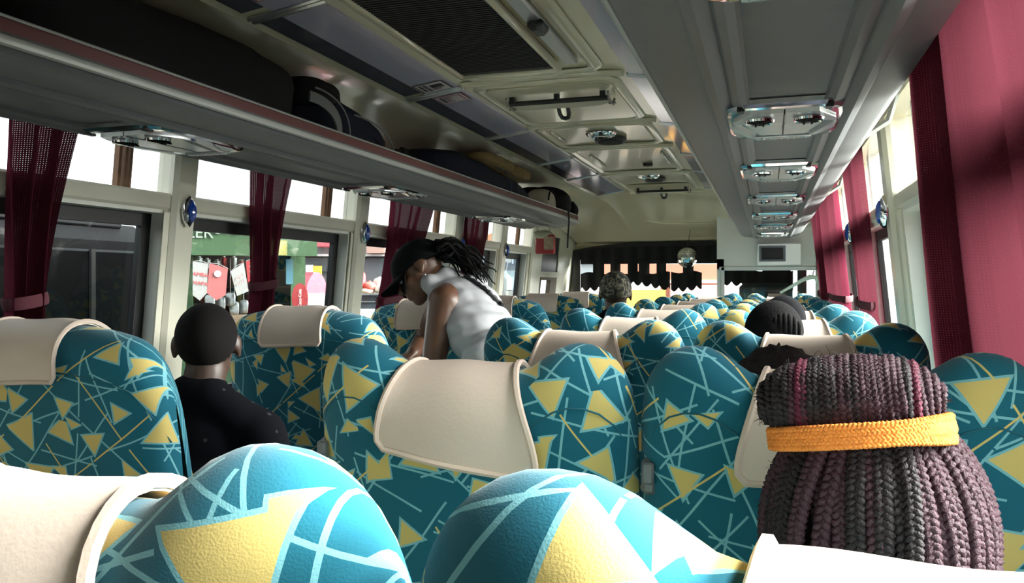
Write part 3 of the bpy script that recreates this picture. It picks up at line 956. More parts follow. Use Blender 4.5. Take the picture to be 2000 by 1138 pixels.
    L.new(c, p.inputs['Base Color'])
    # weave
    n2 = N.new('ShaderNodeTexNoise'); n2.inputs['Scale'].default_value = 700
    L.new(ad.outputs[0], n2.inputs['Vector'])
    b = N.new('ShaderNodeBump'); b.inputs['Strength'].default_value = .25; b.inputs['Distance'].default_value = .001
    L.new(n2.outputs['Fac'], b.inputs['Height']); L.new(b.outputs['Normal'], p.inputs['Normal'])
    return m
FABRIC = fabric()
COVER = M('cream_leatherette_cover', (0.70, 0.575, 0.49), rough=0.5, var=0.06, vscale=9, bump=0.15, bscale=160)
HEM = M('cream_hem', (0.66, 0.53, 0.445), rough=0.55, bump=.2, bscale=300)
SEATFRAME = M('dark_seat_frame', (.03, .03, .032), .45, .3)

class SeatShape:
    """back of a seat as sections across x; local: x across, +y forward, z up, top of back at y = 0"""
    def __init__(s, W, zt, humps, T=.062):
        s.w = W / 2; s.zt = zt; s.h = humps; s.T = T
    def top(s, x):
        a = abs(x)
        if s.h:
            hc, hw = s.w * .69, s.w * .31
            t = (a - hc) / hw
            tr = .040
            if t > 0: return s.zt - .105 * (1 - math.sqrt(max(0, 1 - min(1, t) ** 2.2)))
            if t > -1.15: 
                k = ss(0, 1, -t / 1.15)
                return s.zt - tr * k ** 1.3
            return s.zt - tr
        t = a / s.w
        return s.zt - .115 * t ** 2.6 * .45 - .10 * max(0, (t - .72) / .28) ** 2.5
    def thick(s, x):
        t = min(1, abs(x) / s.w)
        k = s.T * (max(0.0, 1 - t ** 3.2)) ** .5 + .004
        return k
    def section(s, x, nb=9, na=15, nf=6, zb=.42):
        """(y, z) from the bottom of the back face over the top to the bottom of the front face"""
        h = s.thick(x); zt = s.top(x)
        rz = .085
        tilt = math.tan(R(11))
        pts = []
        for k in range(nb):
            z = zb + (zt - rz - zb) * k / nb
            pts.append((-h - .012 * math.sin(math.pi * k / nb), z))
        for k in range(na + 1):
            a = math.pi * k / na
            pts.append((-h * math.cos(a), zt - rz + rz * math.sin(a)))
        for k in range(1, nf + 1):
            z = zt - rz - (zt - rz - zb) * k / nf
            pts.append((h, z))
        return [(y + (s.zt - z) * tilt, z) for (y, z) in pts]
    def mesh(s, nx=33):
        xs = [s.w * math.sin(math.pi / 2 * (-1 + 2 * i / (nx - 1))) for i in range(nx)]
        xs = [x * .6 + (-s.w + 2 * s.w * i / (nx - 1)) * .4 for i, x in enumerate(xs)]
        secs = [s.section(x) for x in xs]
        us = [0.0]
        for i in range(1, nx):
            dh = s.thick(xs[i]) - s.thick(xs[i - 1])
            us.append(us[-1] + math.hypot(xs[i] - xs[i - 1], dh))
        vv = []
        for sec in secs:
            a = [0.0]
            for k in range(1, len(sec)):
                a.append(a[-1] + math.hypot(sec[k][0] - sec[k - 1][0], sec[k][1] - sec[k - 1][1]))
            vv.append(a)
        mb = MB()
        n = len(secs[0])
        mb.grid(lambda i, j: Vector((xs[i], secs[i][j][0], secs[i][j][1])), nx, n, uvfn=lambda i, j: (us[i], vv[i][j]))
        mb.add([(xs[i], secs[i][0][0], secs[i][0][1]) for i in range(nx)] + [(xs[i], secs[i][-1][0], secs[i][-1][1]) for i in range(nx)],
               [(i, i + 1, nx + i + 1, nx + i) for i in range(nx - 1)])
        return mb
    def cover(s, drop, wt, wb, skew=0.0, seed=0, th=.006):
        """cloth over the middle of the back: returns cloth, hem"""
        nu, nv = 17, 34
        rnd = random.Random(seed)
        ph = [rnd.uniform(0, 6) for _ in range(4)]
        def pt(a, v, lift=0.0):
            # v 0 = back bottom edge, 1 = front edge
            sec0 = s.section(0, 30, 24, 24)
            x_mid = a
            w = wb + (wt - wb) * ss(0.0, .50, v)
            if v > .65: w = wt
            x = a * w
            sec = s.section(x, 30, 24, 24)
            ztop = s.top(x)
            zb = s.top(0) - drop + skew * a
            zf = s.top(0) - .15
            # arc-length path between back point at height zb and front point at zf
            def cut(p, q, zc):
                f = (zc - p[1]) / (q[1] - p[1]) if abs(q[1] - p[1]) > 1e-9 else 0
                return (p[0] + (q[0] - p[0]) * f, zc)
            path = []
            for k, q in enumerate(sec):
                lim = zb if k <= 42 else zf
                if q[1] >= lim:
                    if not path and k > 0: path.append(cut(sec[k - 1], q, zb))
                    path.append(q)
                elif k > 42 and path:
                    path.append(cut(sec[k - 1], q, zf)); break
            acc = [0]
            for k in range(1, len(path)):
                acc.append(acc[-1] + math.hypot(path[k][0] - path[k - 1][0], path[k][1] - path[k - 1][1]))
            tgt = v * acc[-1]
            k = 0
            while k < len(acc) - 2 and acc[k + 1] < tgt: k += 1
            f = (tgt - acc[k]) / max(1e-6, acc[k + 1] - acc[k])
            y = path[k][0] + (path[k + 1][0] - path[k][0]) * f
            z = path[k][1] + (path[k + 1][1] - path[k][1]) * f
            ty = path[k + 1][0] - path[k][0]; tz = path[k + 1][1] - path[k][1]
            ln = math.hypot(ty, tz) or 1
            ny, nz = -tz / ln, ty / ln
            o = .004 + lift + .010 * ss(.4, 0, v) * (1 + .5 * math.sin(a * 3 + ph[0])) + .0018 * math.sin(a * 4 + ph[1] + v * 4) * math.sin(v * 7 + ph[2])
            return Vector((x, y + ny * o, z + nz * o))
        def shape(i, j):
            a = -1 + 2 * i / (nu - 1); v = j / (nv - 1)
            # rounded lower corners
            if v < .06:
                k = (.06 - v) / .06
                a *= 1 - .10 * (1 - math.sqrt(max(0, 1 - k ** 2)))
            return a, v
        mb = MB()
        top = [[pt(*shape(i, j), lift=th) for j in range(nv)] for i in range(nu)]
        bot = [[pt(*shape(i, j), lift=0) for j in range(nv)] for i in range(nu)]
        mb.grid(lambda i, j: top[i][j], nu, nv)
        mb.grid(lambda i, j: bot[i][j], nu, nv)
        o = nu * nv
        rim = [i * nv for i in range(nu)] + [(nu - 1) * nv + j for j in range(1, nv)] + [i * nv + nv - 1 for i in range(nu - 2, -1, -1)] + [j for j in range(nv - 2, 0, -1)]
        for k in range(len(rim)):
            a, b = rim[k], rim[(k + 1) % len(rim)]
            mb.f.append((a, b, o + b, o + a))
        hem = MB()
        loop = [top[0][j] for j in range(nv - 1, 0, -1)] + [top[i][0] for i in range(nu)] + [top[nu - 1][j] for j in range(1, nv)]
        hem.tube(loop, .0048, 6)
        return mb, hem

def make_seat(shape, cover_args, cushion_w):
    t = thing('bus_seat', (0, 0, 0))
    obj('backrest', shape.mesh(), FABRIC, t, local=True, angle=60)
    cm, hm = shape.cover(*cover_args)
    c = obj('head_cover', cm, COVER, t, local=True, angle=60)
    tag(c, 'cream leatherette head cover')
    obj('hem', hm, HEM, c, local=True)
    # piping where the head roll meets the back panel
    mb = MB()
    pts = []
    for k in range(25):
        x = shape.w * .985 * (-1 + 2 * k / 24)
        sec = shape.section(x, 30, 24, 24)
        zs = shape.top(x) - .088
        y = min(sec[:42], key=lambda q: abs(q[1] - zs))
        pts.append((x, y[0] - .0005, y[1]))
    obj('seam', MB().tube(pts, .0013, 6), M('teal_piping', (.010, .12, .17), .8), t, local=True)
    w = cushion_w
    y0 = math.tan(R(11)) * (shape.zt - .45) + .06
    mb = MB().box((0, y0 + .215, .42), (w, .45, .13), bev=.035)
    for i, p in enumerate(mb.v):
        mb.uv[i] = (p.x + p.z, p.y)
    obj('cushion', mb, FABRIC, t, local=True)
    obj('seat_pan', MB().box((0, y0 + .20, .345), (w * .9, .40, .03), bev=.008), SEATFRAME, t, local=True)
    for sx in (-1, 1):
        mb = MB().box((sx * w * .36, y0 + .20, .165), (.04, .30, .33), bev=.008)
        obj('leg', mb, SEATFRAME, t, local=True)
    return t

def arm(t, x, shape):
    y0 = math.tan(R(11)) * (shape.zt - .62) + .0
    mb = MB().box((x, y0 + .19, .64), (.030, .30, .036), bev=.014)
    mb.tube([(x, y0 + .02, .645), (x, y0 - .035, .665)], .017, 10)
    obj('armrest', mb, SEATFRAME, t, local=True)
    # grey hinge block on the back
    yb = math.tan(R(11)) * (shape.zt - .985)
    mb = MB().box((x, yb - .01, .985), (.022, .060, .05), bev=.006).box((x, yb - .045, .992), (.016, .012, .03), bev=.003)
    if x < 0: obj('hinge_block', mb, M('grey_hinge_plastic', (.16, .17, .18), .4), t, local=True)

SH_R = SeatShape(.492, 1.165, True)
SH_L = SeatShape(.57, 1.168, False, .075)
ROW0, PITCH = .355, .735
protoA = make_seat(SH_R, (.128, .078, .120, -.016, 3), .44)
protoB = make_seat(SH_R, (.122, .078, .116, .004, 8), .44)
for p_ in (protoA, protoB):
    arm(p_, -.232, SH_R)
protoL = make_seat(SH_L, (.105, .095, .105, .004, 5), .50)
arm(protoL, .275, SH_L)
ordn = ['nearest', 'second', 'third', 'fourth', 'fifth', 'sixth', 'seventh', 'eighth', 'ninth']
usedA = usedB = usedL = False
for k in range(9):
    y = ROW0 + PITCH * k
    for (cx, nm) in ((-.418, 'aisle'), (.078, 'window')):
        A = (k == 1 and nm == 'aisle')
        if A: o = protoA
        elif not usedB: o = protoB; usedB = True
        else: o = copy_tree(protoB)
        o.location = (cx, y + random.uniform(-.008, .008), 0)
        o.rotation_euler = (R(random.uniform(-.4, .4)), 0, 0)
        lb = 'teal patterned seat in the %s row of the right block, %s side' % (ordn[k], 'aisle' if nm == 'aisle' else 'right window')
        if A: lb = 'teal patterned seat with the large crooked cream cover, front centre of the view'
        tag(o, lb, 'seat', 'teal patterned bus seats')
for k in range(6):
    y = 1.215 + .915 * k
    o = copy_tree(protoL) if usedL else protoL
    usedL = True
    o.location = (-1.355, y, 0)
    tag(o, 'wide teal patterned seat beside the left windows, %s of its row' % ordn[k], 'seat', 'teal patterned bus seats')
# ------------------------------------------------------------------ curtains
def curtain_mat():
    m = bpy.data.materials.new('burgundy_curtain_weave')
    m.use_nodes = True
    nt = m.node_tree; N = nt.nodes; L = nt.links
    N.remove(N['Principled BSDF'])
    out = N['Material Output']
    uv = N.new('ShaderNodeUVMap'); uv.uv_map = 'UVMap'
    nz = N.new('ShaderNodeTexNoise'); nz.inputs['Scale'].default_value = 6; L.new(uv.outputs[0], nz.inputs['Vector'])
    mx = N.new('ShaderNodeMix'); mx.data_type = 'RGBA'
    mx.inputs[6].default_value = (.060, .010, .018, 1); mx.inputs[7].default_value = (.090, .015, .027, 1)
    L.new(nz.outputs['Fac'], mx.inputs[0])
    df = N.new('ShaderNodeBsdfDiffuse'); L.new(mx.outputs[2], df.inputs['Color'])
    tl = N.new('ShaderNodeBsdfTranslucent'); tl.inputs['Color'].default_value = (.15, .034, .050, 1)
    a = N.new('ShaderNodeMixShader'); a.inputs[0].default_value = .15
    L.new(df.outputs[0], a.inputs[1]); L.new(tl.outputs[0], a.inputs[2])
    tr = N.new('ShaderNodeBsdfTransparent')
    # open weave: small holes between the threads
    def wave(d):
        w = N.new('ShaderNodeTexWave'); w.bands_direction = d; w.inputs['Scale'].default_value = 62; L.new(uv.outputs[0], w.inputs['Vector'])
        return w.outputs['Fac']
    mm = N.new('ShaderNodeMath'); mm.operation = 'MULTIPLY'; L.new(wave('X'), mm.inputs[0]); L.new(wave('Y'), mm.inputs[1])
    gt = N.new('ShaderNodeMath'); gt.operation = 'GREATER_THAN'; gt.inputs[1].default_value = .86; L.new(mm.outputs[0], gt.inputs[0])
    ml = N.new('ShaderNodeMath'); ml.operation = 'MULTIPLY'; ml.inputs[1].default_value = .30; L.new(gt.outputs[0], ml.inputs[0])
    b = N.new('ShaderNodeMixShader'); L.new(ml.outputs[0], b.inputs[0])
    L.new(a.outputs[0], b.inputs[1]); L.new(tr.outputs[0], b.inputs[2]); L.new(b.outputs[0], out.inputs['Surface'])
    return m
CURT = curtain_mat()
TIE = M('burgundy_band', (.065, .010, .018), .9, var=.1)
def curtain(side, ya, yb, ztop, zbot, ztie, ratio, folds, label, inn=.035, amp=.022, seed=0, shift=0.0, tie=True, flare=1.1, lining=None):
    rnd = random.Random(seed)
    ph = [rnd.uniform(0, 6.3) for _ in range(5)]
    yc, W = (ya + yb) / 2, yb - ya
    t = thing('curtain', (wx(side, ztop, inn), yc, zbot), label, 'curtain', 'burgundy window curtains')
    nu, nv = 12 * folds + 1, 34
    def wf(z):
        if z >= ztie:
            k = (z - ztie) / (ztop - ztie)
            return ratio + (1 - ratio) * k ** 1.25
        k = (ztie - z) / max(.05, ztie - zbot)
        return ratio * (1 + (flare - 1) * min(1, k * 1.6))
    def f(i, j):
        s = i / (nu - 1); z = ztop + (zbot - ztop) * j / (nv - 1)
        w = wf(z)
        pw = 2 * math.pi * folds * s + ph[0]
        fold = math.sin(pw) + .35 * math.sin(pw * .5 + ph[1] + z * 2)
        a = amp * (1.0 + .5 * (1 - w)) * fold * (1 + .3 * math.sin(s * 5 + ph[2]))
        y = yc + shift * (ztop - z) + (s - .5) * W * w + .25 * amp * math.cos(pw) + .008 * math.sin(z * 7 + ph[3])
        return Vector((wx(side, z, inn + amp * 1.2 + a), y, z))
    mb = MB().grid(f, nu, nv, uvfn=lambda i, j: (i / (nu - 1) * W * 1.5, (ztop + (zbot - ztop) * j / (nv - 1))))
    obj('cloth', mb, CURT, t, angle=180)
    if lining:
        # a second, gathered layer behind part of the cloth
        s0, s1 = lining
        def f2(i, j):
            p = f(int((s0 + (s1 - s0) * i / 24) * (nu - 1)), j)
            return Vector((p.x + side * (.034 + .012 * math.sin(i * 1.3 + j * .05)), p.y + .01 * math.sin(i * .9), p.z))
        mb = MB().grid(f2, 25, nv, uvfn=lambda i, j: (i / 24 * W * .8, (ztop + (zbot - ztop) * j / (nv - 1)) + .3))
        obj('gathered_layer', mb, CURT, t, angle=180)
    if tie:
        yy = yc + shift * (ztop - ztie)
        hw = W * ratio / 2 + .006
        pts = []
        for k in range(20):
            a = 2 * math.pi * k / 20
            pts.append((wx(side, ztie, inn + amp * 1.2) + math.cos(a) * (amp * 1.7 + .004), yy + math.sin(a) * hw, ztie + .01 * math.sin(a)))
        obj('tie_band', MB().tube(pts, .011, 8, closed=True, flat=(.25, 1.5)), TIE, t)
    mb = MB()
    mb.tube([(wx(side, ztop, inn + amp * 1.2), ya - .03, ztop + .005), (wx(side, ztop, inn + amp * 1.2), yb + .03, ztop + .005)], .006, 6)
    obj('rail', mb, ALU, t)
    return t
curtain(-1, 1.48, 1.73, 1.80, .86, 1.20, .42, 3, 'burgundy curtain tied back at the nearest left window, farthest left in view', seed=1, inn=.02)
curtain(-1, 2.48, 2.80, 1.80, .86, 1.24, .42, 3, 'burgundy curtain in front of the green kiosk, tied in the middle', seed=2, inn=.02)
curtain(-1, 3.62, 4.18, 1.80, .86, 1.16, .46, 4, 'burgundy curtain behind the black cap of the bending woman', seed=3, inn=.02, shift=-.25)
curtain(-1, 4.66, 5.08, 1.80, .86, 1.22, .42, 3, 'small burgundy curtain to the right of the black ponytail', seed=4, inn=.02, shift=-.05)
curtain(1, 1.24, 1.88, 1.86, .92, .86, 1.38, 4, 'large burgundy open-weave curtain hanging at the nearest right window', seed=5, amp=.040, inn=.02, tie=False, shift=.0, lining=(.42, .93))
curtain(1, 3.50, 3.92, 1.80, .90, 1.16, .80, 3, 'burgundy curtain tied with a band at the second right window', seed=6, amp=.020, inn=.02)
curtain(1, 4.30, 5.05, 1.80, .90, 1.17, .75, 4, 'wide burgundy curtain at the third right window', seed=7, amp=.030, inn=.03)
curtain(1, 5.45, 6.0, 1.80, .90, 1.17, .7, 5, 'burgundy curtain nearest the driver partition on the right', seed=8, amp=.032, inn=.03)

# ------------------------------------------------------------------ blue lamps on the window posts
BLUEG = M('blue_glass_lens', (.012, .06, .35), .08, coat=.8)
def post_lamp(side, y, label):
    z = 1.487
    c = Vector((wx(side, z, .032), y, z))
    t = thing('courtesy_lamp', c, label, 'lamp', 'blue courtesy lamps on the posts')
    n = Vector((-side, 0, -.1)).normalized()
    up = Vector((0, 0, 1)); ey = Vector((0, 1, 0))
    loz = [(0, .056), (.018, .036), (.026, 0), (.018, -.036), (0, -.056), (-.018, -.036), (-.026, 0), (-.018, .036)]
    mb = MB()
    rr = [(1, 0), (.98, .012), (.78, .020), (.70, .018)]
    mb.grid(lambda i, j: c + ey * loz[i][0] * rr[j][0] + up * loz[i][1] * rr[j][0] + n * rr[j][1], 8, 4, cu=True)
    obj('chrome_base', mb, CHROME, t)
    mb = MB()
    r2 = [(.72, .016), (.66, .026), (.40, .033), (.05, .035)]
    mb.grid(lambda i, j: c + ey * loz[i][0] * r2[j][0] + up * loz[i][1] * r2[j][0] + n * r2[j][1], 8, 4, cu=True)
    obj('lens', mb, BLUEG, t, angle=15)
for y, lb in ((2.20, 'blue lamp on the left post behind the seated man'), (3.42, 'blue lamp on the left post before the bending woman'), (4.68, 'blue lamp on the left post above the ponytail'), (5.58, 'farthest blue lamp on the left posts')):
    post_lamp(-1, y, lb)
for y, lb in ((2.935, 'blue lamp on the right post beside the large curtain'), (4.06, 'blue lamp on the right post behind the second right curtain')):
    post_lamp(1, y, lb)

# ------------------------------------------------------------------ luggage on the left rack
def soft(c, size, pw=.55, amp=.02, seed=0, nu=36, nv=22, rot=None, sag=.0):
    """cushion-like solid: superellipsoid with cloth lumps"""
    c = Vector(c); m = rot if rot is not None else Matrix.Identity(3)
    def sg(v, p): return math.copysign(abs(v) ** p, v)
    mb = MB()
    o = Vector((seed * 3.1, seed * 1.7, seed * .9))
    def f(i, j):
        th = 2 * math.pi * i / nu; ph = -math.pi / 2 + math.pi * (j + .02) / (nv - 1 + .04)
        q = Vector((sg(math.cos(ph), pw) * sg(math.cos(th), pw) * size[0] / 2, sg(math.cos(ph), pw) * sg(math.sin(th), pw) * size[1] / 2, sg(math.sin(ph), pw) * size[2] / 2))
        d = noise.noise(q * 7 + o) * amp + noise.noise(q * 19 + o) * amp * .4
        q = q + q.normalized() * d
        if q.z > 0: q.z -= sag * (q.y / size[1] + .5)
        return c + m @ q
    mb.grid(f, nu, nv, cu=True)
    mb.add([f(i, 0) for i in range(nu)], [tuple(range(nu))])
    mb.add([f(i, nv - 1) for i in range(nu)], [tuple(range(nu))])
    return mb
NYL = M('black_nylon', (.006, .006, .007), .75, var=.3, vscale=20, spec=.25)
NAVY = M('navy_canvas', (.008, .010, .022), .75, var=.3, vscale=25, bump=.3, bscale=120, spec=.25)
GREYPIPE = M('grey_piping', (.17, .17, .17), .6)
t = thing('duffel_bag', (-1.52, .62, 1.645), 'huge black duffel bag filling the rack at the top left', 'bag', 'bags on the left rack')
obj('body', soft((-1.53, .55, 1.782), (.46, 1.15, .215), .42, .02, 1), NYL, t)
obj('handle', MB().tube([(-1.30, .35, 1.75), (-1.285, .42, 1.70), (-1.282, .55, 1.685), (-1.285, .68, 1.70), (-1.30, .75, 1.75)], .011, 8, flat=(.5, 1.6)), NYL, t)
t = thing('black_sack', (-1.52, 1.62, 1.645), 'bulky black sack with a loose flap, next to the navy backpack', 'bag', 'bags on the left rack')
obj('body', soft((-1.525, 1.62, 1.785), (.46, .92, .220), .42, .022, 2), NYL, t)
mb = MB().grid(lambda i, j: Vector((-1.36 - .06 * j / 9 + .01 * math.sin(i), 1.80 + .06 * i * (1 - .25 * abs(j / 9 - .4)), 1.875 - .005 * i - .010 * (j - 3) ** 2 / 9 * (1 + i * .2))), 9, 10)
o_ = len(mb.v)
obj('flap', mb, NYL, t)
t = thing('navy_backpack', (-1.50, 2.42, 1.645), 'navy backpack with pale piping and a grey zip band on the rack', 'bag', 'bags on the left rack')
obj('body', soft((-1.51, 2.40, 1.784), (.42, .56, .220), .55, .018, 3, sag=.10), NAVY, t)
obj('top_pocket', soft((-1.42, 2.22, 1.84), (.22, .22, .10), .6, .012, 4), NYL, t)
def arcs(name, mat, y0, r, x, w=.004, fl=None, z0=1.70, top=1.86):
    pts = []
    for k in range(13):
        a = math.pi * .5 * k / 12
        pts.append((x + .02 * math.sin(a * 2), y0 + r * math.sin(a), z0 + (top - z0) * math.cos(a)))
    return obj(name, MB().tube(pts, w, 6, flat=fl), mat, t)
arcs('zip_band', GREYPIPE, 2.06, .16, -1.292, .014, (.35, 1.3), 1.68, 1.80)
arcs('piping', GREYPIPE, 2.10, .20, -1.298, .0032, None, 1.68, 1.835)
arcs('piping', GREYPIPE, 2.34, .28, -1.298, .0032, None, 1.68, 1.80)
t = thing('loose_strap', (-1.42, 2.82, 1.70), 'stiff black strap sticking up behind the navy backpack', 'strap')
mb = MB().tube([(-1.42, 2.62, 1.715), (-1.42, 2.78, 1.745), (-1.42, 2.98, 1.775)], .018, 6, flat=(.35, 1.3))
obj('webbing', mb, NYL, t)
obj('buckle', MB().box((-1.42, 2.97, 1.773), (.022, .06, .05), bev=.006), NYL, t)
t = thing('denim_holdall', (-1.51, 3.88, 1.645), 'dark navy holdall with curved seams in the middle of the rack', 'bag', 'bags on the left rack')
obj('body', soft((-1.51, 3.86, 1.770), (.43, 1.42, .190), .5, .022, 6, nu=48, sag=.07), NAVY, t)
arcs('seam', M('blue_seam', (.05, .055, .075), .7), 3.75, .22, -1.290, .003, None, 1.68, 1.82)
arcs('seam', M('blue_seam', (.05, .055, .075), .7), 3.88, .22, -1.290, .003, None, 1.68, 1.82)
t = thing('fur_blanket', (-1.60, 3.95, 1.80), 'tan furry blanket folded on top of the navy holdall', 'blanket')
FUR = M('tan_fur', (.23, .165, .07), .95, var=.45, vscale=22, bump=.9, bscale=90)
obj('fold', soft((-1.37, 3.90, 1.868), (.16, .50, .066), .6, .010, 8, nu=30), FUR, t)
obj('fold', soft((-1.36, 4.26, 1.855), (.15, .34, .07), .6, .012, 9, nu=30), FUR, t)
t = thing('cream_pouch', (-1.33, 4.86, 1.645), 'cream cloth pouch with dark edging between the holdall and the black backpack', 'pouch')
obj('body', soft((-1.37, 4.86, 1.755), (.16, .20, .16), .7, .012, 11), M('cream_cloth', (.46, .43, .33), .8, var=.1), t)
pts = [(-1.295, 4.86 - .09 * math.cos(a), 1.755 + .07 * math.sin(a)) for a in [math.pi * k / 14 for k in range(15)]]
obj('edging', MB().tube(pts, .005, 6), NYL, t)
t = thing('black_backpack', (-1.45, 5.20, 1.645), 'black backpack at the front end of the left rack with a strap hanging down', 'bag', 'bags on the left rack')
obj('body', soft((-1.47, 5.20, 1.780), (.42, .40, .215), .8, .02, 12), NYL, t)
obj('hanging_strap', MB().tube([(-1.25, 5.04, 1.74), (-1.236, 5.04, 1.715), (-1.231, 5.04, 1.64), (-1.238, 5.04, 1.56), (-1.242, 5.04, 1.47)], .012, 6, flat=(1.3, .35)), NYL, t)
obj('lumpy_edge', soft((-1.30, 5.36, 1.745), (.10, .07, .14), .8, .02, 14), NYL, t)
obj('side_tag', MB().box((-1.27, 5.16, 1.73), (.006, .03, .012)), GREYPIPE, t)

# carrier bag hanging below the rack end
c = at(1066, 474, 5.35)
t = thing('carrier_bag', c, 'white plastic bag with a red and yellow packet hanging under the rack end', 'carrier bag')
obj('sack', soft(c + Vector((-.02, 0, .05)), (.14, .08, .07), .8, .012, 15), M('thin_plastic', (.55, .55, .38), .35, var=.2), t)
obj('packet', MB().box(c + Vector((.0, -.01, -.01)), (.13, .05, .13), bev=.008), M('red_packet', (.42, .03, .03), .35, var=.2), t)
obj('packet_panel', MB().box(c + Vector((.03, -.037, -.005)), (.065, .004, .085)), M('packet_print', (.45, .34, .22), .35, var=.5, vscale=60), t)
obj('carry_loop', MB().tube([c + Vector((-.05, 0, .07)), c + Vector((-.06, 0, .12)), c + Vector((-.03, 0, .16)), c + Vector((.02, 0, .13)), c + Vector((.03, 0, .08))], .004, 6), M('thin_plastic', (.55, .55, .38)), t)
# ------------------------------------------------------------------ outside the bus
GZ = -0.95
tag(obj('ground', MB().box((0, 10, GZ - .1), (160, 160, .2)), M('packed_dirt_road', (.10, .092, .08), .95, var=.25, vscale=1.2)), 'packed dirt ground outside the bus', kind='structure')

def boxes(name, mat, parent, lst, bev=.0):
    mb = MB()
    for (c, s) in lst: mb.box(c, s, bev=bev)
    return obj(name, mb, mat, parent)

def wheel(parent, c, r, axis=(1, 0, 0)):
    w = obj('wheel', MB().lathe([(r * .5, -.12), (r * .95, -.12), (r, -.07), (r, .07), (r * .95, .12), (r * .5, .12)], c, axis, 24), RUBBER, parent)
    obj('hub', MB().lathe([(r * .5, -.13), (r * .5, .13)], c, axis, 14), ALU, w)

# dark bus parked alongside on the left
VANB = M('black_coach_paint', (.008, .008, .009), .6, spec=.08)
t = thing('parked_bus', (-3.45, .3, GZ), 'black bus parked alongside, seen through the nearest left window', 'bus')
mb = MB()
prof = [(-.9, -.55), (.9, -.55), (.92, .6), (.84, 1.42), (.72, 1.50), (-.72, 1.50), (-.84, 1.42), (-.92, .6)]
mb.prism(prof, (-3.45, -4.2, 0), (1, 0, 0), (0, 0, 1), (0, 1, 0), 7.1)
obj('body', mb, VANB, t, angle=20)
for k in range(6):
    y = -3.9 + k * 1.22
    wnd = obj('side_window', MB().box((-2.575, y, .98), (.03, 1.12, .80), bev=.01), M('black_glass', (.005, .005, .006), .4, spec=.08), t)
    boxes('window_bar', M('dull_grey_frame', (.04, .04, .04), .5), wnd, [((-2.555, y + .30, .98), (.015, .02, .80)), ((-2.555, y - .52, .98), (.015, .03, .80))])
boxes('roof_rail', M('dusty_black', (.02, .02, .022), .8, spec=.1), t, [((-2.72, -.2, 1.50), (.06, 6.0, .04))], .01)
boxes('side_stripe', M('teal_stripe', (.03, .12, .15), .4), t, [((-2.53, -.7, .40), (.012, 6.9, .10))])
boxes('window_reflection', M('teal_reflection', (.02, .07, .095), .35, var=.4, vscale=8), t, [((-2.552, 1.62, 1.12), (.01, .55, .42))])  # teal reflection in the bus window, painted as a flat panel
for y in (-3.0, 2.0): wheel(t, (-2.7, y, GZ + .42), .42)

# green kiosk facing the bus, its shade put into darkened paint colours
d0 = 9.0
kd = Vector((at(470, 550, 1).x, at(470, 550, 1).y, 0)).normalized()      # away from the bus
kx = Vector((kd.y, -kd.x, 0))                                             # to the right
def K(px, py, dd=0.0):
    """point on the kiosk front; dd = metres behind it"""
    p = at(px, py, d0)
    o = at(470, 550, d0)
    r = p - o
    return o + kx * r.dot(kx) + Vector((0, 0, r.z)) + kd * dd
ZU = Vector((0, 0, 1))
def slab(mb, px0, px1, py0, py1, dd, th):
    a = K(px0, py1, dd); b = K(px1, py1, dd); c_ = K(px1, py0, dd); d_ = K(px0, py0, dd)
    vs_ = [a, b, c_, d_] + [q + kd * th for q in (a, b, c_, d_)]
    mb.add(vs_, [(0, 1, 2, 3), (7, 6, 5, 4), (0, 4, 5, 1), (1, 5, 6, 2), (2, 6, 7, 3), (3, 7, 4, 0)])
    return mb
GREEN = M('kiosk_green', (.026, .062, .024), .55, var=.2, vscale=3)
t = thing('kiosk', Vector((K(470, 550).x, K(470, 550).y, GZ)), 'green roadside kiosk with a lettered sign seen through the second left window', 'kiosk')
mb = slab(MB(), 300, 620, 428, 500, -.25, .10)
obj('sign_board', mb, GREEN, t)
obj('sign_patch', slab(MB(), 492, 560, 470, 499, -.262, .008), M('sign_yellow', (.20, .18, .05), .5, var=.2), t)
LET = M('sign_letters', (.22, .25, .22), .5)
text_obj('lettering', 'LER', .17, LET, t, K(394, 459, -.265), kx, ZU, .004)
text_obj('lettering', 'OPEN', .15, LET, t, K(452, 452, -.265), kx, ZU, .004)
text_obj('lettering', 'W', .20, LET, t, K(513, 459, -.265), kx, ZU, .004)
obj('left_post', slab(MB(), 352, 378, 500, 900, -.02, .12), GREEN, t)
obj('right_post', slab(MB(), 570, 592, 495, 900, -.02, .12), GREEN, t)
obj('back_wall', slab(MB(), 340, 600, 420, 900, 1.3, .05), M('kiosk_dark', (.02, .018, .015), .8), t)
obj('side_wall', MB().prism([(0, 0), (1.35, 0), (1.35, 2.55), (0, 2.55)], K(346, 900, 0), kd, ZU, kx, .04), GREEN, t)
obj('side_wall', MB().prism([(0, 0), (1.35, 0), (1.35, 2.55), (0, 2.55)], K(592, 900, 0), kd, ZU, kx, .04), GREEN, t)
obj('counter', slab(MB(), 350, 590, 615, 640, -.25, .7), M('kiosk_wood', (.12, .08, .05), .7, var=.2), t)
obj('counter_front', slab(MB(), 352, 590, 640, 900, -.05, .05), GREEN, t)
for py in (523, 560, 596):
    obj('shelf', slab(MB(), 352, 590, py, py + 3, .75, .5), M('kiosk_wood', (.12, .08, .05), .7), t)
obj('blue_panel', slab(MB(), 560, 574, 505, 555, -.04, .03), M('kiosk_blue', (.04, .12, .16), .5), t)
obj('roof', slab(MB(), 300, 630, 423, 428, -.35, 1.8), M('iron_roof', (.25, .22, .20), .6), t)

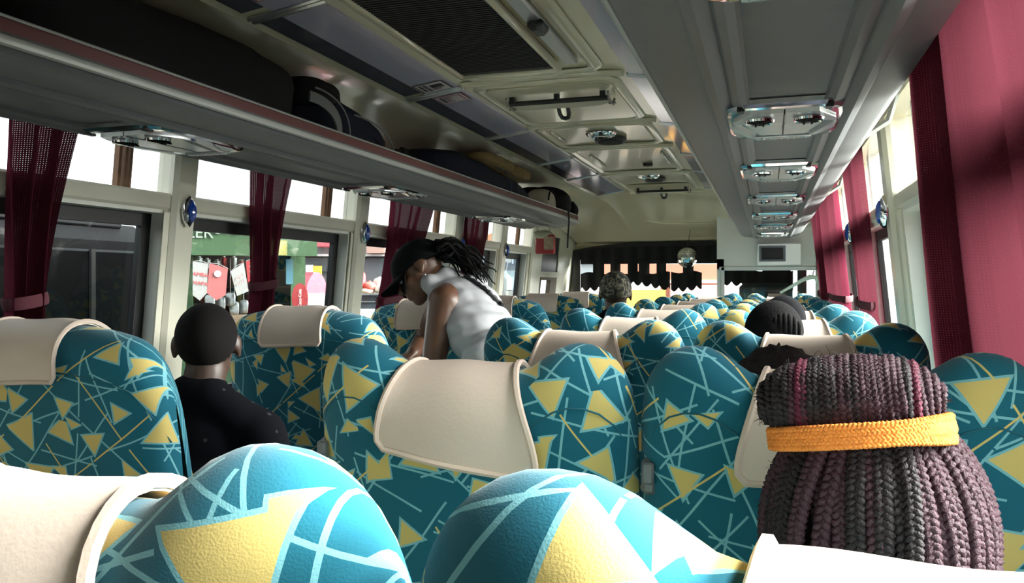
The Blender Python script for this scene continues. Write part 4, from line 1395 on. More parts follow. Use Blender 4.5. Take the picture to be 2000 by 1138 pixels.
# goods in the kiosk
rg = random.Random(4)
n_ = 0
gcols = [(.55, .60, .58), (.30, .05, .04), (.10, .42, .36), (.55, .45, .10), (.12, .10, .10), (.35, .16, .08)]
tones = ['silver grey', 'dark red', 'mint green', 'yellow', 'black', 'brown']
for py in (523, 560, 596):
    for k in range(9):
        px = 384 + k * 17 + rg.uniform(-3, 3)
        ci = rg.randrange(6)
        c = K(px, py, .95)
        h = rg.uniform(.09, .15)
        g_ = thing('packet', c, '%s packet, %s from the left on the %s kiosk shelf' % (tones[ci], ['first', 'second', 'third', 'fourth', 'fifth', 'sixth', 'seventh', 'eighth', 'ninth'][k], {523: 'top', 560: 'middle', 596: 'bottom'}[py]), 'packet', 'packets on the kiosk shelves')
        m_ = M('goods_%d' % ci, gcols[ci], .35, var=.3, vscale=30)
        obj('pack', MB().box(c + ZU * (h / 2 + .002), (rg.uniform(.05, .08), .06, h), bev=.008), m_, g_)
        obj('cap', MB().box(c + ZU * (h + .012), (.04, .03, .02), bev=.006), M('goods_cap', (.5, .5, .48), .4), g_)
silver = M('silver_foil', (.40, .42, .42), .25, .8, bump=.8, bscale=40)
for k, (px, py) in enumerate(((412, 588), (432, 592), (450, 583), (458, 600), (476, 598))):
    c = K(px, py, -.12)
    g_ = thing('foil_sachet_strip', c, ['crumpled silver sachets hanging at the left of the kiosk counter', 'pale foil bag hanging next to the pink pennant', 'shiny foil sachets hanging under the tilted white pennant', 'lowest foil sachets over the kiosk counter', 'foil sachets hanging by the red pennant'][k], 'sachets', 'foil sachets hung at the kiosk')
    obj('sachets', soft(c, (.12, .03, .15), .5, .012, 20 + k, 18, 12), silver, g_)
    obj('string', MB().tube([c + ZU * .07, K(px, 505, -.12)], .003, 5), GREYPIPE, g_)

# pennants
def pennant(c4, label, mat, tip=True, txt=None, ink=None, vertical=False):
    """c4 = pixel corners top-left, top-right, bottom-right, bottom-left; tip = pointed lower edge"""
    pts = [K(*p, -.30) for p in c4]
    cen = sum(pts, Vector()) / 4
    t_ = thing('pennant', cen, label, 'pennant', 'advertising pennants at the kiosk')
    a, b, c_, d_ = pts
    mid = (c_ + d_) / 2 - ZU * (.07 if tip else 0)
    loop = [a, b, c_, mid, d_]
    mb = MB(); n = len(loop)
    mb.add(loop + [p + kd * .004 for p in loop], [tuple(range(n)), tuple(range(2 * n - 1, n - 1, -1))] + [(i, (i + 1) % n, n + (i + 1) % n, n + i) for i in range(n)])
    obj('cloth', mb, mat, t_, flat=True)
    ex = (b - a).normalized(); ey = (a - d_).normalized()
    if txt:
        for i, (s, size, fx, fy) in enumerate(txt):
            text_obj('print', s, size, ink, t_, a + (b - a) * fx + (d_ - a) * fy - kd * .004, ey if vertical else ex, -ex if vertical else ey, .001)
    obj('cord', MB().tube([a, a.lerp(b, .5) + ZU * .02, b], .004, 5), GREYPIPE, t_)
    return t_
WP = M('white_paper', (.22, .215, .21), .6); PP = M('pink_paper', (.25, .07, .07), .6, var=.15, vscale=3); RP = M('red_paper', (.24, .018, .022), .5)  # paper colours lowered as well, to carry the kiosk's shade
RINK = M('red_ink', (.50, .06, .07), .6); WINK = M('white_ink', (.75, .70, .68), .6)
pennant(((381, 512), (409, 516), (407, 571), (381, 575)), 'white pennant with red words, leftmost at the kiosk', WP, True, [('AMBA', .058, .52, .36), ('HAPA', .058, .52, .62)], RINK)
pn = pennant(((412, 515), (446, 525), (442, 575), (407, 571)), 'pink pennant with a pale round emblem at the kiosk', PP)
obj('emblem', MB().lathe([(.035, 0), (.035, .004)], K(427, 535, -.312), kd, 18), M('pale_emblem', (.72, .55, .52), .6), pn)
pennant(((451, 531), (476, 514), (485, 568), (463, 577)), 'tilted white pennant with faint red words at the kiosk', WP, False, [('AMBA', .045, .5, .4), ('HAPA', .045, .5, .62)], M('faint_red_ink', (.55, .35, .34), .6))
pennant(((480, 511), (500, 508), (504, 562), (485, 567)), 'red pennant with white script running up it', RP, False, [('Coca-Cola', .062, .5, .5)], WINK, True)

# oval signs on stands
def oval_sign(px, py, d, w, h, mat, label, white=None, txt=None):
    c = at(px, py, d)
    t_ = thing('oval_sign', Vector((c.x, c.y, GZ)), label, 'sign', 'oval roadside signs')
    mb = MB()
    poly = [(w / 2 * math.cos(a), h / 2 * math.sin(a)) for a in [2 * math.pi * k / 36 for k in range(36)]]
    mb.prism(poly, c, kx, ZU, kd, .03)
    obj('board', mb, mat, t_)
    if white:
        u0, u1, v0, v1 = white
        mb = MB().prism([(u0, v0), (u1, v0), (u1, v1), (u0, v1)], c - kd * .004, kx, ZU, kd, .004)
        obj('white_panel', mb, M('white_panel', (.80, .80, .80), .5), t_)
    if txt: text_obj('print', txt, w * .26, WINK, t_, c - kd * .004, ZU, -kx, .001)
    obj('stand', MB().tube([c - ZU * h / 2 + kd * .03, Vector((c.x, c.y, GZ)) + kd * .1], .025, 8), ALU, t_)
oval_sign(619, 590, 8.2, .235, .62, M('pink_board', (.55, .20, .26), .5), 'tall pink oval sign with a white panel outside the second left window', (-.09, .10, -.05, .09))
oval_sign(586, 582, 8.0, .16, .30, RP, 'red oval sign with white script beside the kiosk post', None, 'Coca-Cola')

# pale shop front with shelves of goods, beyond the kiosk
c0 = at(640, 550, 15)
def far_panel(parent, name, mat, px0, px1, py0, py1, d, th=.05):
    a = at(px0, py1, d); b = at(px1, py1, d); c_ = at(px1, py0, d); d_ = at(px0, py0, d)
    dv = Vector((-math.sin(YAW), math.cos(YAW), 0)) * th
    mb = MB(); q = [a, b, c_, d_]
    mb.add(q + [p + dv for p in q], [(0, 1, 2, 3), (7, 6, 5, 4), (0, 4, 5, 1), (1, 5, 6, 2), (2, 6, 7, 3), (3, 7, 4, 0)])
    return obj(name, mb, mat, parent)
t = thing('shop_front', Vector((c0.x, c0.y, GZ)), 'pale shop front with a long white ledge beyond the kiosk', 'building')
far_panel(t, 'facade', M('pale_facade', (.26, .26, .27), .7, var=.15, vscale=.6), 540, 860, 455, 680, 15, 4)
far_panel(t, 'ledge', M('white_panel', (.80, .80, .80), .5), 560, 860, 496, 500, 14.7, .35)
far_panel(t, 'dark_band', M('shop_dark_grey', (.14, .15, .17), .6), 545, 860, 503, 530, 14.9, .08)  # plain dark grey stripe along the facade
far_panel(t, 'shop_window', M('shop_window', (.30, .32, .35), .3), 570, 612, 468, 494, 14.9, .08)
far_panel(t, 'awning', M('red_awning', (.50, .10, .13), .7, var=.2), 612, 665, 466, 481, 14.5, .5)
far_panel(t, 'awning', M('brown_awning', (.45, .28, .24), .7), 716, 752, 474, 494, 14.5, .5)
far_panel(t, 'doorway', M('shop_dark_grey', (.14, .15, .17), .6), 700, 860, 505, 560, 14.85, .1)
far_panel(t, 'notice', M('white_panel', (.80, .80, .80), .5), 597, 611, 517, 532, 14.7, .03)
far_panel(t, 'notice', M('yellow_notice', (.70, .52, .08), .5), 611, 628, 519, 535, 14.7, .03)
far_panel(t, 'stall', M('rose_cloth', (.42, .12, .16), .8, var=.2), 588, 612, 531, 566, 14.2, .4)
far_panel(t, 'stall', M('red_cloth', (.70, .12, .12), .8), 588, 606, 558, 573, 14.0, .4)

# dark pickup with a white box in front of the bending woman
c0 = at(770, 620, 8.5)
t = thing('grey_pickup', Vector((c0.x, c0.y, GZ)), 'dark grey vehicle below the bending woman\'s cap, outside the third left window', 'vehicle')
GREYC = M('slate_car_paint', (.085, .10, .12), .35, coat=.4)
far_panel(t, 'side', GREYC, 690, 850, 592, 720, 8.5, 1.6)
far_panel(t, 'chrome_strip', ALU, 690, 850, 573, 576, 8.46, .03)
far_panel(t, 'rail', M('dark_car_band', (.04, .042, .048), .4), 690, 850, 576, 592, 8.48, 1.6)
far_panel(t, 'lower_strip', ALU, 690, 850, 588, 590, 8.46, .02)
far_panel(t, 'lamp', M('pale_lamp', (.85, .86, .80), .2), 703, 743, 603, 640, 8.44, .06)
for px in (705, 830): wheel(t, at(px, 760, 8.9), .34, Vector((-math.sin(YAW), math.cos(YAW), 0)))

# blue-grey truck front seen through the farthest left windows
c0 = at(985, 560, 12)
t = thing('blue_truck', Vector((c0.x, c0.y, GZ)), 'blue grey truck outside the farthest left windows', 'truck')
BT = M('blue_grey_truck_paint', (.20, .24, .30), .35, coat=.3)
far_panel(t, 'cargo_body', BT, 880, 1040, 478, 550, 12, 3)
far_panel(t, 'cab', M('slate_car_paint', (.085, .10, .12)), 905, 1035, 520, 720, 11.8, 2)
far_panel(t, 'windscreen', M('truck_glass', (.22, .28, .33), .1, coat=.6), 985, 1022, 528, 572, 11.75, .06)
far_panel(t, 'lamp', M('pale_lamp', (.85, .86, .80), .2), 990, 1000, 542, 566, 11.7, .06)
far_panel(t, 'grille', ALU, 988, 1012, 568, 585, 11.7, .05)
for k in range(4):
    far_panel(t, 'body_rib', M('pale_rib', (.36, .42, .50), .4), 1000 + k * 9, 1003 + k * 9, 486, 515, 11.95, .04)

# distant brown roofed house over the windows
c0 = at(875, 480, 40)
t = thing('distant_house', Vector((c0.x, c0.y, GZ)), 'far house with a low brown tiled roof above the left windows', 'house')
far_panel(t, 'wall', M('pink_house_wall', (.55, .38, .32), .8), 840, 990, 470, 642, 40, 6)
a = at(838, 472, 39.5); b = at(992, 478, 39.5)
mb = MB().prism([(0, 0), ((b - a).length, 0), ((b - a).length * .8, .55), ((b - a).length * .62, .2), ((b - a).length * .4, .7), ((b - a).length * .2, .25), ((b - a).length * .1, .5)], a, (b - a).normalized(), ZU, kd, 7)
obj('roof', mb, M('brown_roof_tiles', (.30, .13, .07), .8, var=.3, vscale=2), t)

# street scene ahead of the windscreen
c0 = at(1260, 580, 16)
t = thing('yellow_van', Vector((c0.x, c0.y, GZ)), 'orange yellow van ahead of the windscreen', 'van')
far_panel(t, 'body', M('yellow_orange_paint', (.85, .42, .05), .4, coat=.3), 1215, 1300, 566, 660, 16, 3)
far_panel(t, 'windscreen', M('truck_glass', (.22, .28, .33), .1), 1225, 1290, 550, 566, 16.2, 2)
far_panel(t, 'roof', M('yellow_orange_paint', (.85, .42, .05)), 1228, 1287, 546, 550, 16.2, 2)
t = thing('brick_shop', Vector((at(1330, 550, 24).x, at(1330, 550, 24).y, GZ)), 'brick red shop behind the yellow van', 'building')
far_panel(t, 'front', M('brick_red_wall', (.36, .14, .09), .8, var=.2, vscale=1), 1180, 1420, 515, 660, 24, 8)
far_panel(t, 'band', M('cream_band', (.60, .50, .40), .7), 1180, 1420, 546, 553, 23.9, .2)
far_panel(t, 'shop_blind', M('pink_blind', (.70, .45, .42), .7), 1310, 1420, 556, 600, 23.8, .3)
t = thing('grey_bus_front', Vector((at(1140, 560, 14).x, at(1140, 560, 14).y, GZ)), 'pale grey and pink bus ahead, seen at the left of the windscreen', 'bus')
far_panel(t, 'body', M('grey_pink_paint', (.55, .42, .42), .4), 1095, 1180, 560, 680, 14, 5)
far_panel(t, 'windows', M('bus_window_grey', (.20, .22, .24), .2), 1098, 1178, 515, 560, 14.05, 4.8)
far_panel(t, 'roof', M('grey_pink_paint', (.55, .42, .42)), 1095, 1180, 506, 515, 14, 5)
# plain white wall and low kerb on the sunny right-hand side
t = thing('roadside_wall', (9, 6, GZ), 'bright whitewashed wall on the right side of the road', 'wall')
obj('wall_face', MB().box((9, 6, GZ + .8), (.3, 40, 1.6)), M('whitewash', (.80, .79, .76), .8, var=.05), t)
obj('coping', MB().box((9, 6, GZ + 1.65), (.42, 40, .1), bev=.02), M('coping_stone', (.7, .69, .66), .8), t)
# ------------------------------------------------------------------ people
SKIN_D = M('dark_brown_skin', (.050, .026, .018), .5, var=.15, vscale=12)
SKIN_M = M('brown_skin', (.115, .052, .030), .45, var=.12, vscale=12)
HAIRB = M('black_hair', (.005, .0045, .0045), .7, var=.3, vscale=60, bump=.6, bscale=200, spec=.15)
EYEW = M('eye_white', (.55, .52, .48), .3)

def head_prims(mb, c, m, s=1.0, ears=True):
    """skull, jaw, brow, nose, lips, cheeks, ears; local +y is the face, +z the crown"""
    c = Vector(c)
    def E(p, r): mb.ell(c + m @ (Vector(p) * s), [k * s for k in r], m, 18, 12)
    E((0, -.010, .030), (.076, .096, .086)); E((0, .032, -.035), (.060, .062, .074)); E((0, .064, -.092), (.030, .026, .022))
    E((0, .076, .018), (.050, .018, .013)); E((0, .088, -.058), (.023, .014, .0075)); E((0, .087, -.070), (.021, .013, .0075))
    for q in (-1, 1):
        E((q * .036, .062, -.022), (.025, .026, .024))
        if ears:
            E((q * .080, -.004, .004), (.010, .021, .030)); E((q * .081, .003, -.020), (.007, .012, .012))
    mb.cap(c + m @ (Vector((0, .086, .004)) * s), .008 * s, c + m @ (Vector((0, .106, -.030)) * s), .014 * s)
    for q in (-1, 1): E((q * .012, .098, -.033), (.009, .009, .008))

def eyes(parent, c, m, s=1.0):
    for q in (-1, 1):
        p = Vector(c) + m @ (Vector((q * .031, .0815, -.004)) * s)
        e = obj('eye', MB().ell(p, (.012 * s, .010 * s, .008 * s), m, 12, 8), EYEW, parent)
        obj('iris', MB().ell(p + m @ Vector((0, .0075 * s, 0)), (.006 * s, .004 * s, .006 * s), m, 10, 6), BLACKP, e)

def hand_prims(mb, wrist, d, n, s=1.0, curl=.5, thumb=1):
    """palm, four bent fingers and a thumb; d = pointing direction, n = back-of-hand normal"""
    d = Vector(d).normalized(); n = Vector(n); n = (n - d * n.dot(d)).normalized(); a = d.cross(n)
    w = Vector(wrist)
    mr = Matrix((a, d, n)).transposed()
    mb.ell(w + d * .045 * s, (.040 * s, .052 * s, .015 * s), mr, 14, 10)
    for k, (off, ln) in enumerate(((-.030, .068), (-.010, .078), (.010, .073), (.029, .058))):
        b = w + d * .085 * s + a * off * s
        d1 = (d * math.cos(curl * .5) - n * math.sin(curl * .5)); d2 = (d * math.cos(curl * 1.3) - n * math.sin(curl * 1.3)); d3 = (d * math.cos(curl * 2.0) - n * math.sin(curl * 2.0))
        p1 = b + d1 * ln * .45 * s; p2 = p1 + d2 * ln * .32 * s; p3 = p2 + d3 * ln * .25 * s
        mb.cap(b - d * .01, .0088 * s, p1, .0082 * s, 8); mb.cap(p1, .0082 * s, p2, .0076 * s, 8); mb.cap(p2, .0076 * s, p3, .0066 * s, 8)
    b = w + d * .030 * s + a * thumb * -.034 * s
    t1 = (d * .7 - a * thumb * .7 - n * .2).normalized()
    p1 = b + t1 * .035 * s; p2 = p1 + (t1 + d * .5 - n * .3).normalized() * .028 * s
    mb.cap(b, .011 * s, p1, .0095 * s, 8); mb.cap(p1, .0095 * s, p2, .008 * s, 8)

def seated(label, hc, yaw, skin, top_mat, leg_mat, s=1.0, lean=0.0, floor_z=0.0, hip_back=.22, seat_z=.52, pitch=0.0, roll=0.0, reach=.30):
    """sitting person; hc = centre of the head, yaw turns the face from +y"""
    hc = Vector(hc)
    m = Matrix.Rotation(yaw, 3, 'Z') @ Matrix.Rotation(pitch, 3, 'X') @ Matrix.Rotation(roll, 3, 'Y')
    body = Matrix.Rotation(yaw * .4, 3, 'Z')
    def B(x, y, z): return body @ Vector((x, y, z))
    sh = hc + Vector((0, -.03, -.175 * s)) + B(0, 0, 0)
    hip = Vector((sh.x, sh.y - hip_back + lean, seat_z + .03))
    t = thing('person', (hip.x, hip.y, floor_z), label, 'person', 'bus passengers')
    mb = MB()
    head_prims(mb, hc, m, s)
    mb.cap(hc + m @ Vector((0, -.02, -.06)), .054 * s, sh + B(0, -.005, .0), .060 * s)
    elb = []; wr = []
    for q in (-1, 1):
        e = sh + B(q * .235 * s, .06, -.30 * s); w = e + B(-q * .08, .23, .0)
        w.z = max(w.z, seat_z + .10)
        elb.append(e); wr.append(w)
        so = sh + B(q * .16 * s, 0, -.06 * s)
        mb.cap(sh + B(0, 0, -.03 * s), .050 * s, so, .048 * s); mb.cap(so, .048 * s, e, .042 * s); mb.cap(e, .042 * s, w, .028 * s)
        hand_prims(mb, w, B(-q * .25, 1, -.15), (0, 0, 1), s, .45, -q)
    obj('body', remeshed(mb, .0062, 5), skin, t, angle=180)
    eyes(t, hc, m, s)
    mb = MB()
    mid = sh.lerp(hip, .5)
    mb.ell(sh + Vector((0, .01, -.11 * s)), (.165 * s, .115 * s, .17 * s), body, 24, 16)
    mb.ell(mid + Vector((0, 0, -.03)), (.150 * s, .115 * s, .20 * s), body, 24, 16)
    mb.ell(hip + Vector((0, 0, .06)), (.165 * s, .13 * s, .13 * s), body, 24, 16)
    for q in (-1, 1):
        shp = sh + B(q * .165 * s, 0, -.055 * s)
        mb.cap(sh + B(q * .045, 0, .015), .060 * s, shp, .072 * s)
        mb.cap(shp, .070 * s, elb[(q + 1) // 2], .054 * s)
        mb.cap(elb[(q + 1) // 2], .054 * s, elb[(q + 1) // 2].lerp(wr[(q + 1) // 2], .75), .042 * s)
    mb.ell(hc + Vector((0, -.030, -.112 * s)), (.078 * s, .074 * s, .050 * s), body, 20, 12)
    for q in (-1, 1):
        mb.cap(hc + B(q * .03, -.05, -.125 * s), .055 * s, sh + B(q * .12, -.01, -.02 * s), .060 * s)
    top = obj('shirt', remeshed(mb, .0085, 8), top_mat, t, angle=180)
    mb = MB()
    mb.ell(hip, (.17 * s, .14 * s, .11 * s), body, 20, 14)
    for q in (-1, 1):
        kn = hip + B(q * .12, .42, .0); kn.z = seat_z + .03
        ft = Vector((kn.x, kn.y + .02, floor_z + .10))
        mb.cap(hip + B(q * .09, .04, 0), .080 * s, kn, .062 * s); mb.cap(kn, .062 * s, ft, .045 * s)
    obj('trousers', remeshed(mb, .011, 6), leg_mat, t, angle=180)
    for q in (-1, 1):
        kn = hip + B(q * .12, .42, .0)
        mb = MB().ell((kn.x, kn.y + .07, floor_z + .045), (.045, .125, .045), body, 16, 10)
        obj('shoe', mb, BLACKP, t)
    return t, hc, m, sh, body

def skullcap(name, mat, t, hc, m, grow=.006, zmin=-.02, back=-.085, s=1.0, amp=0.0, bigger=(1, 1, 1), nu=40, nv=24):
    """hair or cap shell over the skull: front edge at zmin, lower at the back"""
    def f(n, q):
        lim = zmin + (back - zmin) * ss(.45, -.55, n.y)
        if q.z < lim - .03: q.z = lim - .03
        if amp: q = q + n * (noise.noise(n * 9) * amp + noise.noise(n * 24) * amp * .5)
        return q
    r = ((.0775 + grow) * s * bigger[0], (.098 + grow) * s * bigger[1], (.088 + grow) * s * bigger[2])
    mb = MB().ell(Vector(hc) + m @ (Vector((0, -.010, .030)) * s), r, m, nu, nv, fn=f)
    return obj(name, mb, mat, t, angle=180)

# --- man with shaved head, from behind, in the nearest left seat
DARKSHIRT = M('black_speckled_shirt', (.005, .005, .007), .95, var=.3, vscale=40, spec=.05)
def speckle(m):
    nt = m.node_tree; p = nt.nodes['Principled BSDF']
    tc = nt.nodes.new('ShaderNodeTexCoord'); vo = nt.nodes.new('ShaderNodeTexVoronoi'); vo.inputs['Scale'].default_value = 22
    nt.links.new(tc.outputs['Object'], vo.inputs['Vector'])
    lt = nt.nodes.new('ShaderNodeMath'); lt.operation = 'LESS_THAN'; lt.inputs[1].default_value = .13
    nt.links.new(vo.outputs['Distance'], lt.inputs[0])
    mx = nt.nodes.new('ShaderNodeMix'); mx.data_type = 'RGBA'; mx.inputs[6].default_value = (.005, .005, .007, 1); mx.inputs[7].default_value = (.03, .03, .035, 1)
    nt.links.new(lt.outputs[0], mx.inputs[0]); nt.links.new(mx.outputs[2], p.inputs['Base Color'])
speckle(DARKSHIRT)
JEANS = M('dark_jeans', (.015, .018, .03), .8)
hc = at(404, 678, 2.14)
t, hc, m, sh, bd = seated('man with shaved head in black speckled shirt, seen from behind by the left window', hc, R(32), SKIN_D, DARKSHIRT, JEANS, 1.0, lean=.04, hip_back=.06)
skullcap('short_hair', M('shaved_hair', (.006, .005, .005), .9, bump=.3, bscale=500, spec=.15), t, hc, m, .002, .035, -.045)

# --- woman in black cap bending over the left seats
CAPM = M('black_cap_cotton', (.005, .0055, .006), .9, var=.2, spec=.1)
WHITET = M('white_jersey', (.44, .44, .465), .8, var=.07, vscale=8, bump=.5, bscale=26)
d_ = 3.0
hc = at(821, 530, d_)
hip = at(990, 705, 2.74); shm = at(886, 572, 3.02)
t = thing('person', (hip.x, hip.y, 0), 'woman in black cap and white sleeveless top bending over the left seats', 'person', 'bus passengers')
# face looks to the left (-x) and down
fy = (at(775, 560, 2.98) - hc).normalized()
side_ = Vector((0, 1, 0)); side_ = (side_ - fy * side_.dot(fy)).normalized()     # her right points away from us
fz = side_.cross(fy); 
if fz.z < 0: fz = -fz
fx = fy.cross(fz)
m = Matrix((fx, fy, fz)).transposed()
mb = MB()
head_prims(mb, hc, m, .98)
mb.cap(hc + m @ Vector((0, -.03, -.05)), .052, shm.lerp(hc, .25), .058)
sL, eL, wL = at(868, 590, 2.86), at(846, 712, 2.80), at(800, 770, 2.95)
sR, eR, wR = at(868, 590, 3.20), at(824, 668, 3.30), at(806, 690, 3.10)
for (a, b, c, q) in ((sL, eL, wL, 1), (sR, eR, wR, -1)):
    mb.cap(shm.lerp(a, .6), .062, a, .062); mb.cap(a, .060, a.lerp(b, .45), .052); mb.cap(a.lerp(b, .45), .052, b, .042); mb.cap(b, .042, c, .027)
    hand_prims(mb, c, (c - b) + Vector((-.15, 0, -.05)), (0, 0, 1), .95, .5, q)
obj('body', remeshed(mb, .0062, 6), SKIN_M, t, angle=180)
eyes(t, hc, m, .98)
ax = (hip - shm).normalized()
up_ = Vector((0, 0, 1)); bx = ax.cross(up_).normalized(); bz = bx.cross(ax)
tm_ = Matrix((bx, ax, bz)).transposed()     # local: x across the back, y down the spine, z outwards from the back
ln = (hip - shm).length
mb = MB()
mb.ell(shm + ax * .10 + bz * .005, (.150, .15, .098), tm_, 24, 16)
mb.ell(shm + ax * ln * .55 - bz * .01, (.142, .20, .102), tm_, 24, 16)
mb.ell(shm + ax * ln * .98 - bz * .01, (.160, .13, .118), tm_, 24, 16)
mb.cap(shm + bx * .11 - ax * .02 + bz * .03, .040, shm - bx * .11 - ax * .02 + bz * .03, .040)
mb.ell(shm.lerp(hc, .30) + bz * .03, (.075, .045, .055), tm_, 20, 12)      # bunched hood at the nape
shirt = remeshed(mb, .0075, 7)
for i, p in enumerate(shirt.v):
    lp = tm_.transposed() @ (p - shm)
    w = ss(.08, .30, lp.y)
    dirn = (p - (shm + ax * lp.y)); dirn = dirn.normalized() if dirn.length > 0 else dirn
    shirt.v[i] = p + dirn * (.006 * w * math.sin(lp.y * 80 + lp.x * 30 + 9 * noise.noise(p * 4)) * (.4 + .9 * abs(noise.noise(p * 7))) + .006 * noise.noise(p * 22))
obj('sleeveless_top', shirt, WHITET, t, angle=180)
# black lettered print running down between the shoulders
pts = []
for k in range(15):
    f = k / 14
    p = at(908 + 72 * f, 541 + 58 * f - 6 * math.sin(f * 3), 2.90)
    pts.append(p)
from mathutils.bvhtree import BVHTree
bv = BVHTree.FromPolygons([tuple(v) for v in shirt.v], shirt.f)
camp = Vector((0, 0, CAM_Z))
hits = []
for p in pts:
    loc, nn, idx, dist = bv.ray_cast(camp, (p - camp).normalized())
    if loc is None:
        loc, nn, idx, dist = bv.find_nearest(p)
    hits.append(loc + nn * .002)
obj('back_print', MB().tube(hits, [.008 + .004 * (k % 2) for k in range(len(hits))], 8), M('black_print', (.012, .012, .016), .6), t)
mb = MB()
mb.ell(hip + Vector((.02, 0, -.05)), (.17, .16, .13), None, 20, 14)
for q in (-1, 1):
    kn = Vector((hip.x + .01, hip.y + q * .10, .52)); ft = Vector((hip.x + .06, hip.y + q * .10, .09))
    mb.cap(hip + Vector((0, q * .08, -.06)), .092, kn, .062); mb.cap(kn, .062, ft, .045)
obj('trousers', remeshed(mb, .011, 6), JEANS, t, angle=180)
for q in (-1, 1):
    obj('shoe', MB().ell((hip.x + .0, hip.y + q * .10, .045), (.12, .045, .045), None, 16, 10), BLACKP, t)
# cap: crown, peak, button
def capf(n, q):
    if q.z < -.005: q.z = -.005 + (.0 if n.y > -.2 else -.012)
    return q
mb = MB().ell(hc + m @ Vector((0, -.010, .022)), (.092, .112, .098), m, 36, 24, fn=capf)
cp = obj('cap', mb, CAPM, t, angle=60)
def peak(i, j):
    a = -1 + 2 * i / 12; r = j / 6
    x = a * (.080 - .008 * r)
    y = .088 * math.sqrt(max(0, 1 - (a * .80) ** 2)) + r * .085 * math.sqrt(max(0, 1 - (a * .92) ** 2))
    return hc + m @ Vector((x, y, .026 - .012 * a * a - r * .020))
mb = MB().grid(peak, 13, 7)
v0 = list(mb.v); nn_ = len(v0)
mb.add([p - m @ Vector((0, 0, .005)) for p in v0], [tuple(f) for f in mb.f])
obj('peak', mb, CAPM, cp)
obj('button', MB().ell(hc + m @ Vector((0, -.01, .121)), (.008, .008, .005), m, 10, 6), CAPM, cp)
# ponytail of loose strands
rh = random.Random(11)
mb = MB()
root = hc + m @ Vector((0, -.105, .012))
tail = [at(858, 492, 2.98), at(884, 487, 3.0), at(910, 504, 3.02), at(932, 527, 3.02), at(946, 545, 3.02)]
for k in range(90):
    o1 = Vector((rh.gauss(0, .014), rh.gauss(0, .02), rh.gauss(0, .014)))
    o2 = Vector((rh.gauss(0, .020), rh.gauss(0, .03), rh.gauss(0, .018)))
    pts = [root + o1 * .5]
    L_ = rh.uniform(.65, 1.0)
    for i in range(1, 13):
        f = i / 12 * L_ * (len(tail) - 1)
        a = min(int(f), len(tail) - 2); p = tail[a].lerp(tail[a + 1], f - a)
        pts.append(p + o1 + o2 * (i / 12) + Vector((0, 0, .008 * math.sin(i * 1.1 + k))))
    mb.tube(pts, [.0085 * (1 - .75 * i / 12) for i in range(13)], 5)
obj('ponytail', mb, HAIRB, t, angle=180)
mb = MB()
for k in range(9):
    b = hc + m @ Vector((-.06 + .015 * k, .083 - .02 * abs(k - 4) / 4, .005))
    mb.tube([b, b + m @ Vector((0, .018, -.03)), b + m @ Vector((.004 * (k - 4), .022, -.05 - .004 * (k % 3)))], [.006, .004, .002], 5)
obj('fringe', mb, HAIRB, t, angle=180)
obj('earring', MB().ell(hc + m @ Vector((.088, .002, -.043)), (.004, .004, .004), m, 8, 6), ALU, t)
obj('earring', MB().ell(hc + m @ Vector((-.088, .002, -.043)), (.004, .004, .004), m, 8, 6), ALU, t)

# --- woman with plum braids and bun in the seat right in front of the camera
hc = at(1702, 1040, .80)
BR = M('plum_braid_hair', (.050, .020, .030), .6, var=.5, vscale=55, bump=.9, bscale=420, spec=.3)
BR2 = M('black_braid_hair', (.018, .012, .014), .6, var=.5, vscale=55, bump=.9, bscale=420, spec=.3)
BR3 = M('magenta_braid_hair', (.11, .013, .035), .6, var=.5, vscale=40, bump=.9, bscale=420, spec=.3)
t, hcx, m, sh, bd = seated('woman with plum braids in a big bun with orange hair band, seen from behind', hc, R(-8), SKIN_M, M('grey_blouse', (.25, .25, .27), .8), JEANS, 1.0, hip_back=.10)
HR = Vector((.101, .104, .122))
mb = MB().ell(hc + Vector((0, 0, .005)), HR * .95, None, 32, 20, fn=lambda n, q: Vector((q.x, q.y if q.y < .055 else .055 + (q.y - .055) * .2, max(q.z, -.085 if n.y < .3 else -.01))))
obj('hair_base', mb, HAIRB, t, angle=180)

def braid(mb, path, width, wl, r=None):
    """three plaited strands along a path of (point, outward normal)"""
    r = r or width * .36
    N_ = len(path)
    acc = [0]
    for i in range(1, N_): acc.append(acc[-1] + (path[i][0] - path[i - 1][0]).length)
    for s_ in range(3):
        pts = []
        steps = max(6, int(acc[-1] / wl * 9))
        k = 0
        for i in range(steps + 1):
            L_ = acc[-1] * i / steps
            while k < N_ - 2 and acc[k + 1] < L_: k += 1
            f = (L_ - acc[k]) / max(1e-9, acc[k + 1] - acc[k])
            p = path[k][0].lerp(path[k + 1][0], f); n = path[k][1].lerp(path[k + 1][1], f).normalized()
            tg = (path[k + 1][0] - path[k][0]).normalized(); a = tg.cross(n).normalized()
            ph = 2 * math.pi * (L_ / wl + s_ / 3)
            pts.append(p + a * (width * .5 * math.sin(ph)) + n * (width * .26 * math.sin(2 * ph)))
        mb.tube(pts, r, 5)

